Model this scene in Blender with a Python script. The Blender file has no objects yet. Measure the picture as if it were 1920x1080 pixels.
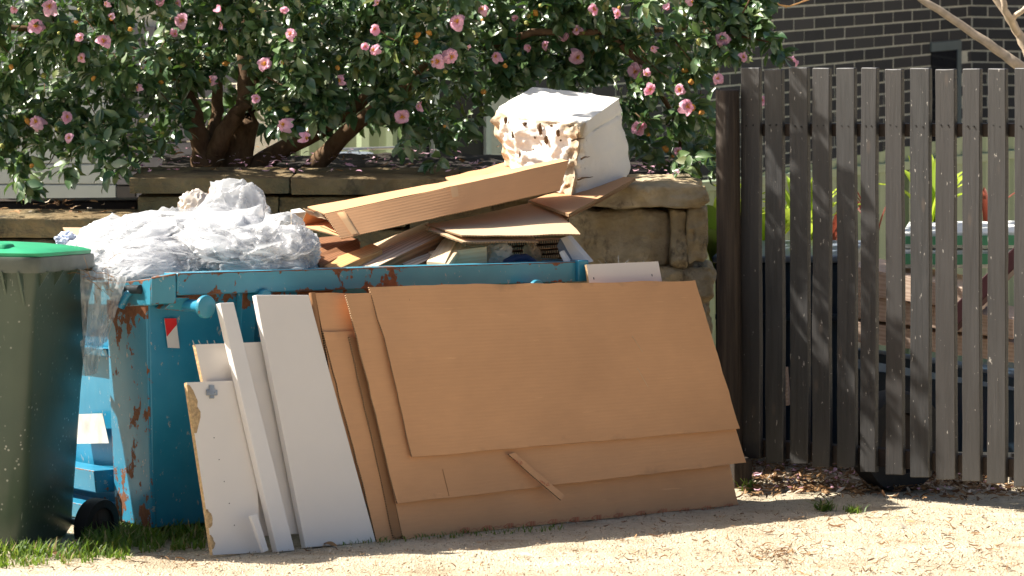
import bpy, bmesh, math, random
import numpy as np
from mathutils import Vector as V, Matrix, noise

random.seed(7); RNG = np.random.default_rng(7)
S = bpy.context.scene; COL = S.collection
R = math.radians
# ------------------------------------------------------------------ camera, sky, sun, exposure
F, YH, H = 5400.0, -300.0, 2.386            # focal length and horizon row in photo pixels, eye height in metres
cam = bpy.data.objects.new('camera', bpy.data.cameras.new('camera')); COL.objects.link(cam)
cam.location = (0, 0, H); cam.rotation_euler = (R(90), 0, 0)
cam.data.sensor_width = 36; cam.data.lens = 36 * F / 1920; cam.data.shift_y = (YH - 540) / 1920
cam.data.clip_start = 0.1; cam.data.clip_end = 2000
cam.data.dof.use_dof = True; cam.data.dof.focus_distance = 10.6; cam.data.dof.aperture_fstop = 7.0
S.camera = cam
SUN = V((-0.69, 0.17, 0.70)).normalized()   # towards the sun
w = bpy.data.worlds.new('World'); S.world = w; w.use_nodes = True
wn = w.node_tree.nodes; sky = wn.new('ShaderNodeTexSky'); sky.sky_type = 'NISHITA'; sky.sun_disc = False; sky.dust_density = 4.0; sky.ozone_density = 0.6
sky.sun_elevation = math.asin(SUN.z); sky.sun_rotation = math.atan2(SUN.x, SUN.y)
w.node_tree.links.new(sky.outputs[0], wn['Background'].inputs[0]); wn['Background'].inputs[1].default_value = 0.055
sl = bpy.data.lights.new('sun', 'SUN'); sl.energy = 5.0; sl.angle = R(0.53); sl.color = (1, 0.94, 0.84)
so = bpy.data.objects.new('sun', sl); COL.objects.link(so); so.rotation_euler = SUN.to_track_quat('Z', 'Y').to_euler()
so.location = (-8, 6, 12)
S.view_settings.view_transform = 'Standard'; S.view_settings.look = 'None'
S.view_settings.exposure = 1.25; S.view_settings.gamma = 1; S.view_settings.use_curve_mapping = False
S.cycles.max_bounces = 10; S.cycles.diffuse_bounces = 5; S.cycles.transparent_max_bounces = 16
S.cycles.transmission_bounces = 8; S.cycles.use_denoising = True; S.cycles.sample_clamp_indirect = 6
S.cycles.caustics_reflective = False; S.cycles.caustics_refractive = False

def W(px, py, Y):                            # a photo pixel at depth Y, as a point in the place
    return V(((px - 960) / F * Y, Y, H - (py - YH) / F * Y))
def ray(px, py): return V(((px - 960) / F, 1, -(py - YH) / F))
def hit(px, py, p, n):
    d = ray(px, py); o = V((0, 0, H)); return o + d * ((p - o).dot(n) / d.dot(n))
def gz(y):                                   # the ground falls away from the street
    if y < 4: return 0.6215
    if y > 16: return -0.6985
    return -0.11 * (y - 9.65)
def G(px, py):                               # ground point under a photo pixel
    Y = (H - 0.11 * 9.65) / ((py - YH) / F - 0.11); return W(px, py, Y)

# ------------------------------------------------------------------ node material helper
class M:
    def __init__(s, name):
        s.m = bpy.data.materials.new(name); s.m.use_nodes = True; s.t = s.m.node_tree; s.n = s.t.nodes; s.l = s.t.links
        s.b = s.n['Principled BSDF']; s.tc = s.n.new('ShaderNodeTexCoord')
    def _in(s, sock, v):
        if v is None: return
        if hasattr(v, 'is_output') or isinstance(v, bpy.types.NodeSocket): s.l.new(v, sock)
        elif isinstance(v, (tuple, list)) and len(v) == 3 and sock.type == 'RGBA': sock.default_value = (*v, 1)
        else: sock.default_value = v
    def co(s, kind='Object', scale=(1, 1, 1), rot=(0, 0, 0)):
        mp = s.n.new('ShaderNodeMapping'); mp.inputs['Scale'].default_value = scale; mp.inputs['Rotation'].default_value = rot
        if kind in ('UV', 'E'):
            u = s.n.new('ShaderNodeUVMap'); u.uv_map = kind; s.l.new(u.outputs[0], mp.inputs[0])
        else: s.l.new(s.tc.outputs[kind], mp.inputs[0])
        oi = s.n.new('ShaderNodeObjectInfo'); ad = s.n.new('ShaderNodeVectorMath'); ad.operation = 'SCALE'
        cb = s.n.new('ShaderNodeCombineXYZ')
        for i in range(3): s.l.new(oi.outputs['Random'], cb.inputs[i])
        s.l.new(cb.outputs[0], ad.inputs[0]); ad.inputs['Scale'].default_value = 37.0 if kind not in ('E',) else 0
        a2 = s.n.new('ShaderNodeVectorMath'); s.l.new(mp.outputs[0], a2.inputs[0]); s.l.new(ad.outputs[0], a2.inputs[1])
        return a2.outputs[0]
    def noise(s, co, scale, detail=4, rough=0.55, dist=0):
        n = s.n.new('ShaderNodeTexNoise'); s.l.new(co, n.inputs['Vector']); n.inputs['Scale'].default_value = scale
        n.inputs['Detail'].default_value = detail; n.inputs['Roughness'].default_value = rough; n.inputs['Distortion'].default_value = dist
        return n.outputs['Fac']
    def vor(s, co, scale, out='Distance', feature='F1'):
        n = s.n.new('ShaderNodeTexVoronoi'); n.feature = feature; s.l.new(co, n.inputs['Vector']); n.inputs['Scale'].default_value = scale
        return n.outputs[out]
    def wave(s, co, scale, dist=0, dscale=1, direction='X', detail=2):
        n = s.n.new('ShaderNodeTexWave'); n.bands_direction = direction; s.l.new(co, n.inputs['Vector']); n.inputs['Scale'].default_value = scale
        n.inputs['Distortion'].default_value = dist; n.inputs['Detail Scale'].default_value = dscale; n.inputs['Detail'].default_value = detail
        return n.outputs['Fac']
    def ramp(s, f, stops):
        n = s.n.new('ShaderNodeValToRGB'); s.l.new(f, n.inputs[0]); e = n.color_ramp.elements
        while len(e) < len(stops): e.new(0.5)
        for k, (p, c) in zip(e, stops):
            k.position = p; k.color = (c, c, c, 1) if isinstance(c, (int, float)) else (*c, 1)
        return n.outputs[0]
    def mix(s, f, a, b, mode='MIX'):
        n = s.n.new('ShaderNodeMix'); n.data_type = 'RGBA'; n.blend_type = mode
        s._in(n.inputs[0], f); s._in(n.inputs[6], a); s._in(n.inputs[7], b); return n.outputs[2]
    def math(s, op, a, b=0.0, c=None):
        n = s.n.new('ShaderNodeMath'); n.operation = op; s._in(n.inputs[0], a); s._in(n.inputs[1], b)
        if c is not None: s._in(n.inputs[2], c)
        return n.outputs[0]
    def sep(s, co):
        n = s.n.new('ShaderNodeSeparateXYZ'); s.l.new(co, n.inputs[0]); return n.outputs
    def rnd(s): return s.n.new('ShaderNodeObjectInfo').outputs['Random']
    def attr(s, name):
        n = s.n.new('ShaderNodeAttribute'); n.attribute_name = name; return n.outputs['Fac']
    def bump(s, h, strength=0.3, dist=0.01):
        n = s.n.new('ShaderNodeBump'); n.inputs['Strength'].default_value = strength; n.inputs['Distance'].default_value = dist
        s.l.new(h, n.inputs['Height']); s.l.new(n.outputs[0], s.b.inputs['Normal']); return n.outputs[0]
    def out(s, color=None, rough=0.6, spec=None, metal=None, **kw):
        s._in(s.b.inputs['Base Color'], color); s._in(s.b.inputs['Roughness'], rough)
        if spec is not None: s._in(s.b.inputs['Specular IOR Level'], spec)
        if metal is not None: s._in(s.b.inputs['Metallic'], metal)
        for k, v in kw.items(): s._in(s.b.inputs[k.replace('_', ' ')], v)
        return s.m

def mat_plain(name, c, rough=0.6, var=0.12, scale=8, bump=0.0, bscale=60, spec=0.4, metal=None):
    m = M(name); co = m.co(); f = m.noise(co, scale, 5)
    col = m.mix(m.ramp(f, [(0.3, 0), (0.7, 1)]), tuple(x * (1 - var) for x in c), tuple(min(1, x * (1 + var)) for x in c))
    if bump: m.bump(m.noise(co, bscale, 4), bump, 0.004)
    return m.out(col, rough, spec, metal)

def mat_cardboard(name, c, dark=0.0):
    m = M(name); uv = m.co('UV')
    st = m.wave(m.co('UV', (1, 1, 1)), 24, 1.5, 3, 'Y'); big = m.noise(uv, 2.2, 4); fine = m.noise(m.co('UV', (2, 30, 1)), 6, 5)
    col = m.mix(m.ramp(big, [(0.3, 0), (0.7, 1)]), tuple(x * 0.88 for x in c), tuple(x * 1.07 for x in c))
    col = m.mix(m.math('MULTIPLY', m.ramp(fine, [(0.35, 0), (0.75, 1)]), 0.18), col, tuple(x * 0.72 for x in c))
    sc = m.ramp(m.noise(m.co('UV', (1.5, 22, 1), (0, 0, 0.5)), 5, 3), [(0.70, 0), (0.73, 1)])
    col = m.mix(m.math('MULTIPLY', sc, 0.25), col, tuple(min(1, x * 1.5 + 0.05) for x in c))
    e = m.sep(m.co('E')); ed = m.math('MINIMUM', e[1], m.math('SUBTRACT', 1.0, e[1]))
    dirt = m.ramp(m.math('ADD', m.math('MULTIPLY', ed, 3.0), m.noise(uv, 9, 5)), [(0.33, 1), (0.50, 0)])
    col = m.mix(m.math('MULTIPLY', dirt, 0.26), col, (0.16, 0.11, 0.07))
    m.bump(m.math('ADD', m.math('MULTIPLY', st, 0.35), m.math('MULTIPLY', m.noise(uv, 14, 4), 0.8)), 0.12, 0.004)
    return m.out(col, 0.78, 0.25)

def mat_flute(name, c):
    m = M(name); wv = m.wave(m.co('UV'), 38, 0.6, 1, 'X')
    col = m.mix(m.ramp(wv, [(0.25, 0), (0.7, 1)]), tuple(x * 0.22 for x in c), c)
    m.bump(wv, 0.8, 0.004); return m.out(col, 0.85, 0.2)

def mat_wood(name, a, b, rough=0.65, sc=7.0, along='X', rings=3.0):
    m = M(name); s_ = (1.0, 12, 12) if along == 'X' else (12, 1.0, 12)
    co = m.co('UV', s_); f = m.noise(co, sc * 0.35, 6, 0.6, 0.8)
    wv = m.wave(m.co('UV', (0.6, 6, 6) if along == 'X' else (6, 0.6, 6)), rings, 9, 0.8, 'Y' if along == 'X' else 'X', 3)
    g = m.math('ADD', m.math('MULTIPLY', f, 0.6), m.math('MULTIPLY', wv, 0.4))
    col = m.mix(m.ramp(g, [(0.25, 0), (0.75, 1)]), a, b)
    m.bump(g, 0.25, 0.003); return m.out(col, rough, 0.3)

def mat_blue(name, rust=0.5, edges=True, tone=(0.006, 0.215, 0.375)):
    m = M(name); uv = m.co('UV'); e = m.sep(m.co('E')); big = m.noise(uv, 3, 5); fine = m.noise(uv, 28, 6, 0.65)
    col = m.mix(m.ramp(big, [(0.3, 0), (0.72, 1)]), tuple(x * 0.82 for x in tone), (tone[0] + 0.03, tone[1] * 1.22, tone[2] * 1.12))
    streak = m.noise(m.co('UV', (30, 2.0, 1)), 1.4, 5); col = m.mix(m.math('MULTIPLY', m.ramp(streak, [(0.5, 0), (0.8, 1)]), 0.15), col, (0.10, 0.26, 0.30))
    pale = m.ramp(m.noise(m.co('UV', (2.2, 1, 1)), 22, 5, 0.7), [(0.635, 0), (0.655, 1)]); col = m.mix(m.math('MULTIPLY', pale, 0.75), col, (0.42, 0.40, 0.35))
    ed = m.math('MINIMUM', m.math('MINIMUM', e[1], m.math('SUBTRACT', 1.0, e[1])), m.math('MULTIPLY', m.math('MINIMUM', e[0], m.math('SUBTRACT', 1.0, e[0])), 6.0 if edges else 50))
    rf = m.math('ADD', m.math('MULTIPLY', fine, 0.42), m.math('MULTIPLY', m.noise(m.co('UV', (1.6, .8, 1)), 6, 6, 0.65), 0.80))
    if edges: rf = m.math('SUBTRACT', rf, m.math('MULTIPLY', m.math('MINIMUM', ed, 0.2), 1.3 - rust))
    if edges: rf = m.math('ADD', rf, m.math('MULTIPLY', m.ramp(m.math('ADD', e[1], m.math('MULTIPLY', m.noise(uv, 26, 4), .10)), [(0.985, 0), (1.03, 1)]), 0.16))
    rm = m.ramp(rf, [(0.78 - 0.22 * rust, 0), (0.80 - 0.22 * rust, 1)])
    rc = m.mix(m.noise(uv, 60, 4), (0.07, 0.022, 0.012), (0.30, 0.12, 0.05))
    col = m.mix(rm, col, rc)
    m.bump(m.math('ADD', m.math('MULTIPLY', rm, 0.5), m.math('ADD', m.math('MULTIPLY', fine, 0.3), big)), 0.25, 0.006)
    return m.out(col, m.math('ADD', m.math('MULTIPLY', rm, 0.45), 0.36), 0.45)

# ------------------------------------------------------------------ mesh builder
WORG = {}
class MB:
    def __init__(s): s.v = []; s.f = []; s.mi = []; s.uv = []; s.e = []; s.sm = []
    def add(s, vs, fs, mi=0, uv=None, e=None, smooth=False):
        o = len(s.v); s.v += [V(x) for x in vs]
        for k, f in enumerate(fs):
            s.f.append([o + i for i in f]); s.mi.append(mi); s.sm.append(smooth)
            s.uv.append(uv[k] if uv else None); s.e.append(e[k] if e else None)
    def box(s, o, a, b, c, mi=0):            # corner o, edge vectors a b c
        o, a, b, c = V(o), V(a), V(b), V(c); vs = [o, o + a, o + a + b, o + b, o + c, o + a + c, o + a + b + c, o + b + c]
        la, lb, lc = a.length, b.length, c.length
        fs = [(0, 3, 2, 1), (4, 5, 6, 7), (0, 1, 5, 4), (1, 2, 6, 5), (2, 3, 7, 6), (3, 0, 4, 7)]
        def r(x, y): return [(0, 0), (x, 0), (x, y), (0, y)]
        uv = [[(0, 0), (0, lb), (la, lb), (la, 0)], r(la, lb), r(la, lc), r(lb, lc), r(la, lc), r(lb, lc)]
        s.add(vs, fs, mi, uv, [r(1, 1)] * 6)
    def tube(s, pts, rad, n=8, mi=0, cap=True):
        pts = [V(p) for p in pts]; rad = rad if isinstance(rad, (list, tuple)) else [rad] * len(pts)
        vs = []; up = V((0.31, 0.17, 0.93)).normalized(); L = 0; ls = []
        for i, p in enumerate(pts):
            if i: L += (p - pts[i - 1]).length
            ls.append(L)
            t = (pts[min(i + 1, len(pts) - 1)] - pts[max(i - 1, 0)]).normalized()
            a = t.cross(up)
            if a.length < 0.05: a = t.cross(V((1, 0, 0)))
            a.normalize(); b = t.cross(a)
            for k in range(n):
                q = 2 * math.pi * k / n; vs.append(p + (a * math.cos(q) + b * math.sin(q)) * rad[i])
        fs = []; uv = []
        for i in range(len(pts) - 1):
            for k in range(n):
                k2 = (k + 1) % n; fs.append((i * n + k, i * n + k2, (i + 1) * n + k2, (i + 1) * n + k))
                uv.append([(ls[i], k * .02), (ls[i], k * .02 + .02), (ls[i + 1], k * .02 + .02), (ls[i + 1], k * .02)])
        if cap:
            fs += [tuple(range(n - 1, -1, -1)), tuple((len(pts) - 1) * n + k for k in range(n))]
            uv += [[(0, 0)] * n] * 2
        s.add(vs, fs, mi, uv, None, True)
    def slab(s, q, ext, nx=1, ny=1, wob=0.0, seed=0, jag=0.0, mf=0, me=1, wf=2.0, bend=None):
        # front quad TL TR BR BL, extruded by ext; UV in metres, E runs 0..1
        TL, TR, BR, BL = [V(x) for x in q]; n = (TR - TL).cross(BL - TL).normalized() * -1
        ext = V(ext); wl = (TR - TL).length; hl = (BL - TL).length; P = []; o3 = V((seed * 7.13, seed * 3.7, seed * 1.9))
        for j in range(ny + 1):
            for i in range(nx + 1):
                a = i / nx; b = j / ny
                p = TL * (1 - a) * (1 - b) + TR * a * (1 - b) + BR * a * b + BL * (1 - a) * b
                if jag and (i in (0, nx) or j in (0, ny)):
                    k = p * 14 + o3; p = p + V((noise.noise(k), noise.noise(k + V((9, 0, 0))), noise.noise(k + V((0, 9, 0))))) * jag
                if wob: p = p + n * wob * noise.noise(V((a * wl * wf, b * hl * wf, 0)) + o3)
                if bend: p = p + n * bend(a, b)
                P.append(p)
        N = len(P); vs = P + [p + ext for p in P]; fs = []; uv = []; e = []; mm = []
        id_ = lambda i, j: j * (nx + 1) + i
        for j in range(ny):
            for i in range(nx):
                f = [id_(i, j), id_(i, j + 1), id_(i + 1, j + 1), id_(i + 1, j)]
                c = [(i / nx, 1 - j / ny), (i / nx, 1 - (j + 1) / ny), ((i + 1) / nx, 1 - (j + 1) / ny), ((i + 1) / nx, 1 - j / ny)]
                fs.append(f); e.append(c); uv.append([(x * wl, y * hl) for x, y in c]); mm.append(mf)
                fs.append([x + N for x in reversed(f)]); e.append(c[::-1]); uv.append([(x * wl, y * hl) for x, y in c[::-1]]); mm.append(mf)
        tl = ext.length
        def side(seq, L):
            k = len(seq) - 1
            for a in range(k):
                fs.append([seq[a], seq[a + 1], seq[a + 1] + N, seq[a] + N]); mm.append(me)
                u0, u1 = a / k * L, (a + 1) / k * L; uv.append([(u0, 0), (u1, 0), (u1, tl), (u0, tl)]); e.append([(a / k, 0.5)] * 4)
        side([id_(i, 0) for i in range(nx + 1)], wl); side([id_(i, ny) for i in range(nx, -1, -1)], wl)
        side([id_(0, j) for j in range(ny, -1, -1)], hl); side([id_(nx, j) for j in range(ny + 1)], hl)
        for k in range(len(fs)): s.add([], [], 0)
        o = len(s.v); s.v += vs
        for k, f in enumerate(fs):
            s.f.append([o + i for i in f]); s.mi.append(mm[k]); s.uv.append(uv[k]); s.e.append(e[k]); s.sm.append(nx > 1 and mm[k] == mf)
    def build(s, name, mats, parent=None, bevel=0, recalc=True, org=None, smooth=None):
        mats = mats if isinstance(mats, (list, tuple)) else [mats]
        me = bpy.data.meshes.new(name)
        if org is None:
            lo = V([min(v[i] for v in s.v) for i in range(3)]); hi = V([max(v[i] for v in s.v) for i in range(3)])
            org = (lo + hi) / 2
            if parent is None: org.z = lo.z
        me.from_pydata([v - org for v in s.v], [], s.f)
        me.polygons.foreach_set('material_index', [min(i, len(mats) - 1) for i in s.mi])
        me.polygons.foreach_set('use_smooth', [bool(x) if smooth is None else smooth for x in s.sm])
        for nm, src in (('UV', s.uv), ('E', s.e)):
            l = me.uv_layers.new(name=nm); d = []
            for f, u in zip(s.f, src): d += (u if u else [(0.37 * (s.v[i].x + s.v[i].y), s.v[i].z) if nm == 'UV' else (0.5, 0.5) for i in f])
            l.data.foreach_set('uv', [c for p in d for c in p])
        for m in mats: me.materials.append(m)
        if recalc:
            b = bmesh.new(); b.from_mesh(me); bmesh.ops.recalc_face_normals(b, faces=b.faces); b.to_mesh(me); b.free()
        if any(s.sm) and smooth is None and len(s.f) > 6: me.set_sharp_from_angle(angle=R(55))
        return link(name, me, parent, org, bevel)

def link(name, me, parent=None, org=V((0, 0, 0)), bevel=0):
    o = bpy.data.objects.new(name, me); COL.objects.link(o); org = V(org); WORG[o.name] = org
    if parent: o.parent = parent; o.location = org - WORG[parent.name]
    else: o.location = org
    if bevel:
        b = o.modifiers.new('bevel', 'BEVEL'); b.width = bevel; b.segments = 2; b.limit_method = 'ANGLE'; b.angle_limit = R(40)
    return o
def tag(o, label, cat, group=None):
    o['label'] = label; o['category'] = cat
    if group: o['group'] = group
    return o
def thing(name, loc, label, cat, group=None):
    o = bpy.data.objects.new(name, None); COL.objects.link(o); o.location = loc; o.empty_display_size = 0.1
    WORG[o.name] = V(loc); return tag(o, label, cat, group)
def struct(o): o['kind'] = 'structure'; return o
def stuff(o): o['kind'] = 'stuff'; return o
def np_mesh(name, co, faces_flat, nper, mats, smooth=True, attrs=None):
    me = bpy.data.meshes.new(name); nf = len(faces_flat) // nper
    me.vertices.add(len(co)); me.vertices.foreach_set('co', np.asarray(co, dtype=np.float32).ravel())
    me.loops.add(nf * nper); me.loops.foreach_set('vertex_index', np.asarray(faces_flat, dtype=np.int32))
    me.polygons.add(nf); me.polygons.foreach_set('loop_start', np.arange(nf, dtype=np.int32) * nper)
    me.polygons.foreach_set('loop_total', np.full(nf, nper, dtype=np.int32))
    if smooth: me.polygons.foreach_set('use_smooth', np.ones(nf, dtype=bool))
    if attrs:
        for k, a in attrs.items():
            at = me.attributes.new(k, 'FLOAT', 'POINT'); at.data.foreach_set('value', np.asarray(a, dtype=np.float32))
    for m in mats: me.materials.append(m)
    me.update(); me.validate(); return me

# ------------------------------------------------------------------ materials
CB = (0.67, 0.368, 0.188)
MT = {}
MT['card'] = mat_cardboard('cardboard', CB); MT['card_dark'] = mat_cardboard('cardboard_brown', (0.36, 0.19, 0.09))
MT['card_pale'] = mat_cardboard('cardboard_pale', (0.62, 0.45, 0.29)); MT['flute'] = mat_flute('corrugated_edge', (0.50, 0.33, 0.19))
MT['tape'] = mat_plain('parcel_tape', (0.68, 0.42, 0.22), 0.35, 0.06)
MT['print'] = mat_plain('red_print', (0.50, 0.10, 0.045), 0.8)
MT['white'] = mat_plain('white_laminate', (0.80, 0.745, 0.685), 0.38, 0.03, 3, 0.03, 30)
MT['white_paint'] = mat_plain('white_painted_timber', (0.80, 0.765, 0.73), 0.42, 0.03, 5, 0.05, 40)
MT['chip'] = mat_plain('chipboard', (0.52, 0.36, 0.19), 0.9, 0.35, 90, 0.9, 160)
MT['pine'] = mat_wood('pine', (0.72, 0.54, 0.33), (0.80, 0.65, 0.45)); MT['weathered'] = mat_wood('weathered_timber', (0.42, 0.30, 0.21), (0.74, 0.60, 0.47), 0.7, 9, rings=2)
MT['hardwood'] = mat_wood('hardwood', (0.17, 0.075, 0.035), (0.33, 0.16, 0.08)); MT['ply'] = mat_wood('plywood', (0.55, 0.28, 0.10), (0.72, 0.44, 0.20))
MT['steel'] = mat_plain('galvanised_steel', (0.45, 0.45, 0.44), 0.4, 0.2, 20, metal=0.9)
MT['blue'] = mat_blue('blue_skip_paint', 0.30); MT['blue_lip'] = mat_blue('blue_rim_paint', 0.78, True, (0.03, 0.24, 0.36)); MT['blue_rusty'] = mat_blue('blue_rusty_paint', 0.85)
MT['red'] = mat_plain('red_reflector', (0.60, 0.015, 0.02), 0.35, 0.05); MT['silver'] = mat_plain('silver_reflector', (0.62, 0.60, 0.58), 0.4, 0.05)
MT['decal'] = mat_plain('worn_white_sticker', (0.46, 0.46, 0.43), 0.6, 0.3, 14)
MT['black'] = mat_plain('black_rubber', (0.018, 0.017, 0.017), 0.7, 0.3, 15, 0.3, 60)
MT['dark'] = mat_plain('dark_void_steel', (0.02, 0.03, 0.035), 0.6)

m = M('wheelie_bin_plastic'); co = m.co(); b_ = m.noise(co, 2.2, 4)
c = m.mix(m.ramp(b_, [(0.3, 0), (0.7, 1)]), (0.034, 0.064, 0.050), (0.072, 0.100, 0.072))
dz = m.sep(m.co())[2]; mud = m.ramp(m.math('ADD', m.math('MULTIPLY', m.noise(co, 14, 5), 0.5), m.math('MULTIPLY', dz, -1.6)), [(0.92, 0), (1.12, 1)])
c = m.mix(m.math('MULTIPLY', mud, 0.8), c, (0.16, 0.095, 0.05))
sp = m.ramp(m.vor(co, 48), [(0.13, 1), (0.22, 0)]); sp2 = m.ramp(m.noise(co, 9, 3), [(0.5, 0), (0.6, 1)])
scr = m.ramp(m.noise(m.co('Object', (60, 60, 6), (0.4, 0.2, 0)), 1.6, 4), [(0.70, 0), (0.73, 1)])
c = m.mix(m.math('MULTIPLY', m.math('MAXIMUM', m.math('MULTIPLY', sp, sp2), m.math('MULTIPLY', scr, 0.7)), 0.75), c, (0.42, 0.43, 0.40))
m.bump(m.noise(co, 30, 5), 0.12, 0.004); MT['bin'] = m.out(c, 0.36, 0.5)
MT['lid'] = mat_plain('green_lid_plastic', (0.035, 0.36, 0.17), 0.42, 0.18, 9, 0.08, 40)
MT['lid_rim'] = mat_plain('grey_green_rim_plastic', (0.11, 0.125, 0.105), 0.45, 0.25, 12, 0.15, 40)

m = M('foam'); co = m.co(); d_ = m.attr('dirt')
nz = m.noise(co, 16, 6, 0.65); ad = m.math('ADD', m.math('MULTIPLY', d_, 0.75), m.math('MULTIPLY', nz, 0.75))
c = m.mix(m.ramp(ad, [(0.68, 0), (0.95, 1)]), (0.82, 0.795, 0.745), (0.50, 0.395, 0.27))
c = m.mix(m.ramp(ad, [(1.02, 0), (1.16, 1)]), c, (0.14, 0.07, 0.03))
pits = m.math('MULTIPLY', m.ramp(m.vor(co, 24), [(0.08, 1), (0.14, 0)]), m.ramp(d_, [(0.2, 0), (0.35, 1)])); c = m.mix(pits, c, (0.06, 0.03, 0.015))
m.bump(m.math('ADD', m.noise(co, 55, 3), m.math('MULTIPLY', m.vor(co, 110), 0.7)), 0.22, 0.005); MT['foam'] = m.out(c, 0.75, 0.3)

def mat_film(name, tr, dens, tint=(0.93, 0.94, 0.96)):
    m = bpy.data.materials.new(name); m.use_nodes = True; t = m.node_tree; n = t.nodes; l = t.links; n.clear()
    o = n.new('ShaderNodeOutputMaterial'); T = n.new('ShaderNodeBsdfTransparent'); T.inputs[0].default_value = (.97, .97, .98, 1)
    D = n.new('ShaderNodeBsdfDiffuse'); D.inputs[0].default_value = (0.76, 0.77, 0.78, 1); L = n.new('ShaderNodeBsdfTranslucent'); L.inputs[0].default_value = (0.66, 0.67, 0.68, 1)
    Gl = n.new('ShaderNodeBsdfGlossy'); Gl.inputs['Roughness'].default_value = 0.22
    a = n.new('ShaderNodeMixShader'); a.inputs[0].default_value = 0.5; l.new(D.outputs[0], a.inputs[1]); l.new(L.outputs[0], a.inputs[2])
    lw = n.new('ShaderNodeLayerWeight'); lw.inputs[0].default_value = 0.35
    tc = n.new('ShaderNodeTexCoord'); nz = n.new('ShaderNodeTexNoise'); nz.inputs['Scale'].default_value = 9; nz.inputs['Detail'].default_value = 5; l.new(tc.outputs['Object'], nz.inputs['Vector'])
    rp = n.new('ShaderNodeMapRange'); l.new(nz.outputs['Fac'], rp.inputs[0]); rp.inputs[1].default_value = 0.35; rp.inputs[2].default_value = 0.7; rp.inputs[3].default_value = tr; rp.inputs[4].default_value = tr + dens
    mx = n.new('ShaderNodeMath'); mx.operation = 'MAXIMUM'; l.new(rp.outputs[0], mx.inputs[0]); l.new(lw.outputs['Facing'], mx.inputs[1])
    b = n.new('ShaderNodeMixShader'); l.new(mx.outputs[0], b.inputs[0]); l.new(T.outputs[0], b.inputs[1]); l.new(a.outputs[0], b.inputs[2])
    c = n.new('ShaderNodeMixShader'); pw = n.new('ShaderNodeMath'); pw.operation = 'POWER'; l.new(lw.outputs['Facing'], pw.inputs[0]); pw.inputs[1].default_value = 3.0; fr = n.new('ShaderNodeMath'); fr.operation = 'MULTIPLY_ADD'; l.new(pw.outputs[0], fr.inputs[0]); fr.inputs[1].default_value = 0.35; fr.inputs[2].default_value = 0.06; l.new(fr.outputs[0], c.inputs[0]); l.new(b.outputs[0], c.inputs[1]); l.new(Gl.outputs[0], c.inputs[2])
    bp = n.new('ShaderNodeBump'); bp.inputs['Strength'].default_value = 0.25; bp.inputs['Distance'].default_value = 0.012
    n2 = n.new('ShaderNodeTexNoise'); n2.inputs['Scale'].default_value = 16; n2.inputs['Detail'].default_value = 6; n2.inputs['Distortion'].default_value = 1.6; l.new(tc.outputs['Object'], n2.inputs['Vector'])
    l.new(n2.outputs['Fac'], bp.inputs['Height'])
    for x in (D, L, Gl): l.new(bp.outputs[0], x.inputs['Normal'])
    l.new(c.outputs[0], o.inputs[0]); return m
m = M('white_film'); co = m.co(); wa = m.n.new('ShaderNodeVectorMath'); wa.operation = 'ADD'; nn = m.n.new('ShaderNodeTexNoise'); nn.inputs['Scale'].default_value = 5; m.l.new(co, nn.inputs['Vector']); sc_ = m.n.new('ShaderNodeVectorMath'); sc_.operation = 'SCALE'; sc_.inputs['Scale'].default_value = .22; m.l.new(nn.outputs['Color'], sc_.inputs[0]); m.l.new(co, wa.inputs[0]); m.l.new(sc_.outputs[0], wa.inputs[1]); cw = wa.outputs[0]
ve = m.ramp(m.vor(cw, 9, 'Distance', 'DISTANCE_TO_EDGE'), [(0, 1), (.22, 0)]); ve2 = m.ramp(m.vor(cw, 26, 'Distance', 'DISTANCE_TO_EDGE'), [(0, 1), (.25, 0)])
m.bump(m.math('ADD', m.math('MULTIPLY', ve, .8), m.math('ADD', m.math('MULTIPLY', ve2, .2), m.math('MULTIPLY', m.noise(m.co('Object', (3, 1, 1.4), (0, .5, .6)), 6, 5), .9))), 0.26, 0.012)
MT['film'] = m.out(m.mix(m.noise(co, 7, 5), (0.52, 0.53, 0.55), (0.68, 0.68, 0.685)), 0.36, 0.45, Subsurface_Weight=0.8, Subsurface_Scale=0.12); m.b.inputs['Subsurface Radius'].default_value = (1, 1, 1); MT['film_clear'] = mat_film('clear_film', 0.10, 0.25); MT['film_mid'] = mat_film('clear_bag_film', 0.28, 0.35)

def mat_stone(name, ca, cb, olive):
    m = M(name); co = m.co(); a = m.noise(co, 4, 6, 0.6); b_ = m.noise(co, 18, 6, 0.7)
    c = m.mix(m.ramp(a, [(0.32, 0), (0.66, 1)]), ca, cb); c = m.mix(m.ramp(b_, [(0.35, 0), (0.7, 1)]), m.mix(0.35, c, (0.17, 0.13, 0.08)), c)
    st = m.ramp(m.noise(m.co('Object', (1, 1, 0.6)), 6, 6, 0.7), [(0.55, 0), (0.66, 1)]); c = m.mix(m.math('MULTIPLY', st, 0.85), c, (0.045, 0.034, 0.028))
    gr = m.ramp(m.noise(m.co('Object', (2, 2, 2)), 2.3, 4), [(0.52, 0), (0.7, 1)]); c = m.mix(m.math('MULTIPLY', gr, olive), c, (0.10, 0.095, 0.06))
    m.bump(m.math('ADD', m.noise(m.co('Object', (1, 1, 1.4)), 16, 7, 0.65), m.math('ADD', m.math('MULTIPLY', m.noise(co, 5, 3), 1.5), m.math('MULTIPLY', m.vor(m.co('Object', (1, 1, 1.6)), 11), .8))), 0.95, 0.025); return m.out(c, 0.9, 0.2)
MT['stone'] = mat_stone('sandstone', (0.45, 0.32, 0.15), (0.62, 0.51, 0.34), .2); MT['stone_shaded'] = mat_stone('shaded_sandstone', (0.15, 0.10, 0.045), (0.27, 0.205, 0.11), .7)  # second is a darker copy: shade on the left stones put into the colour
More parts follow.
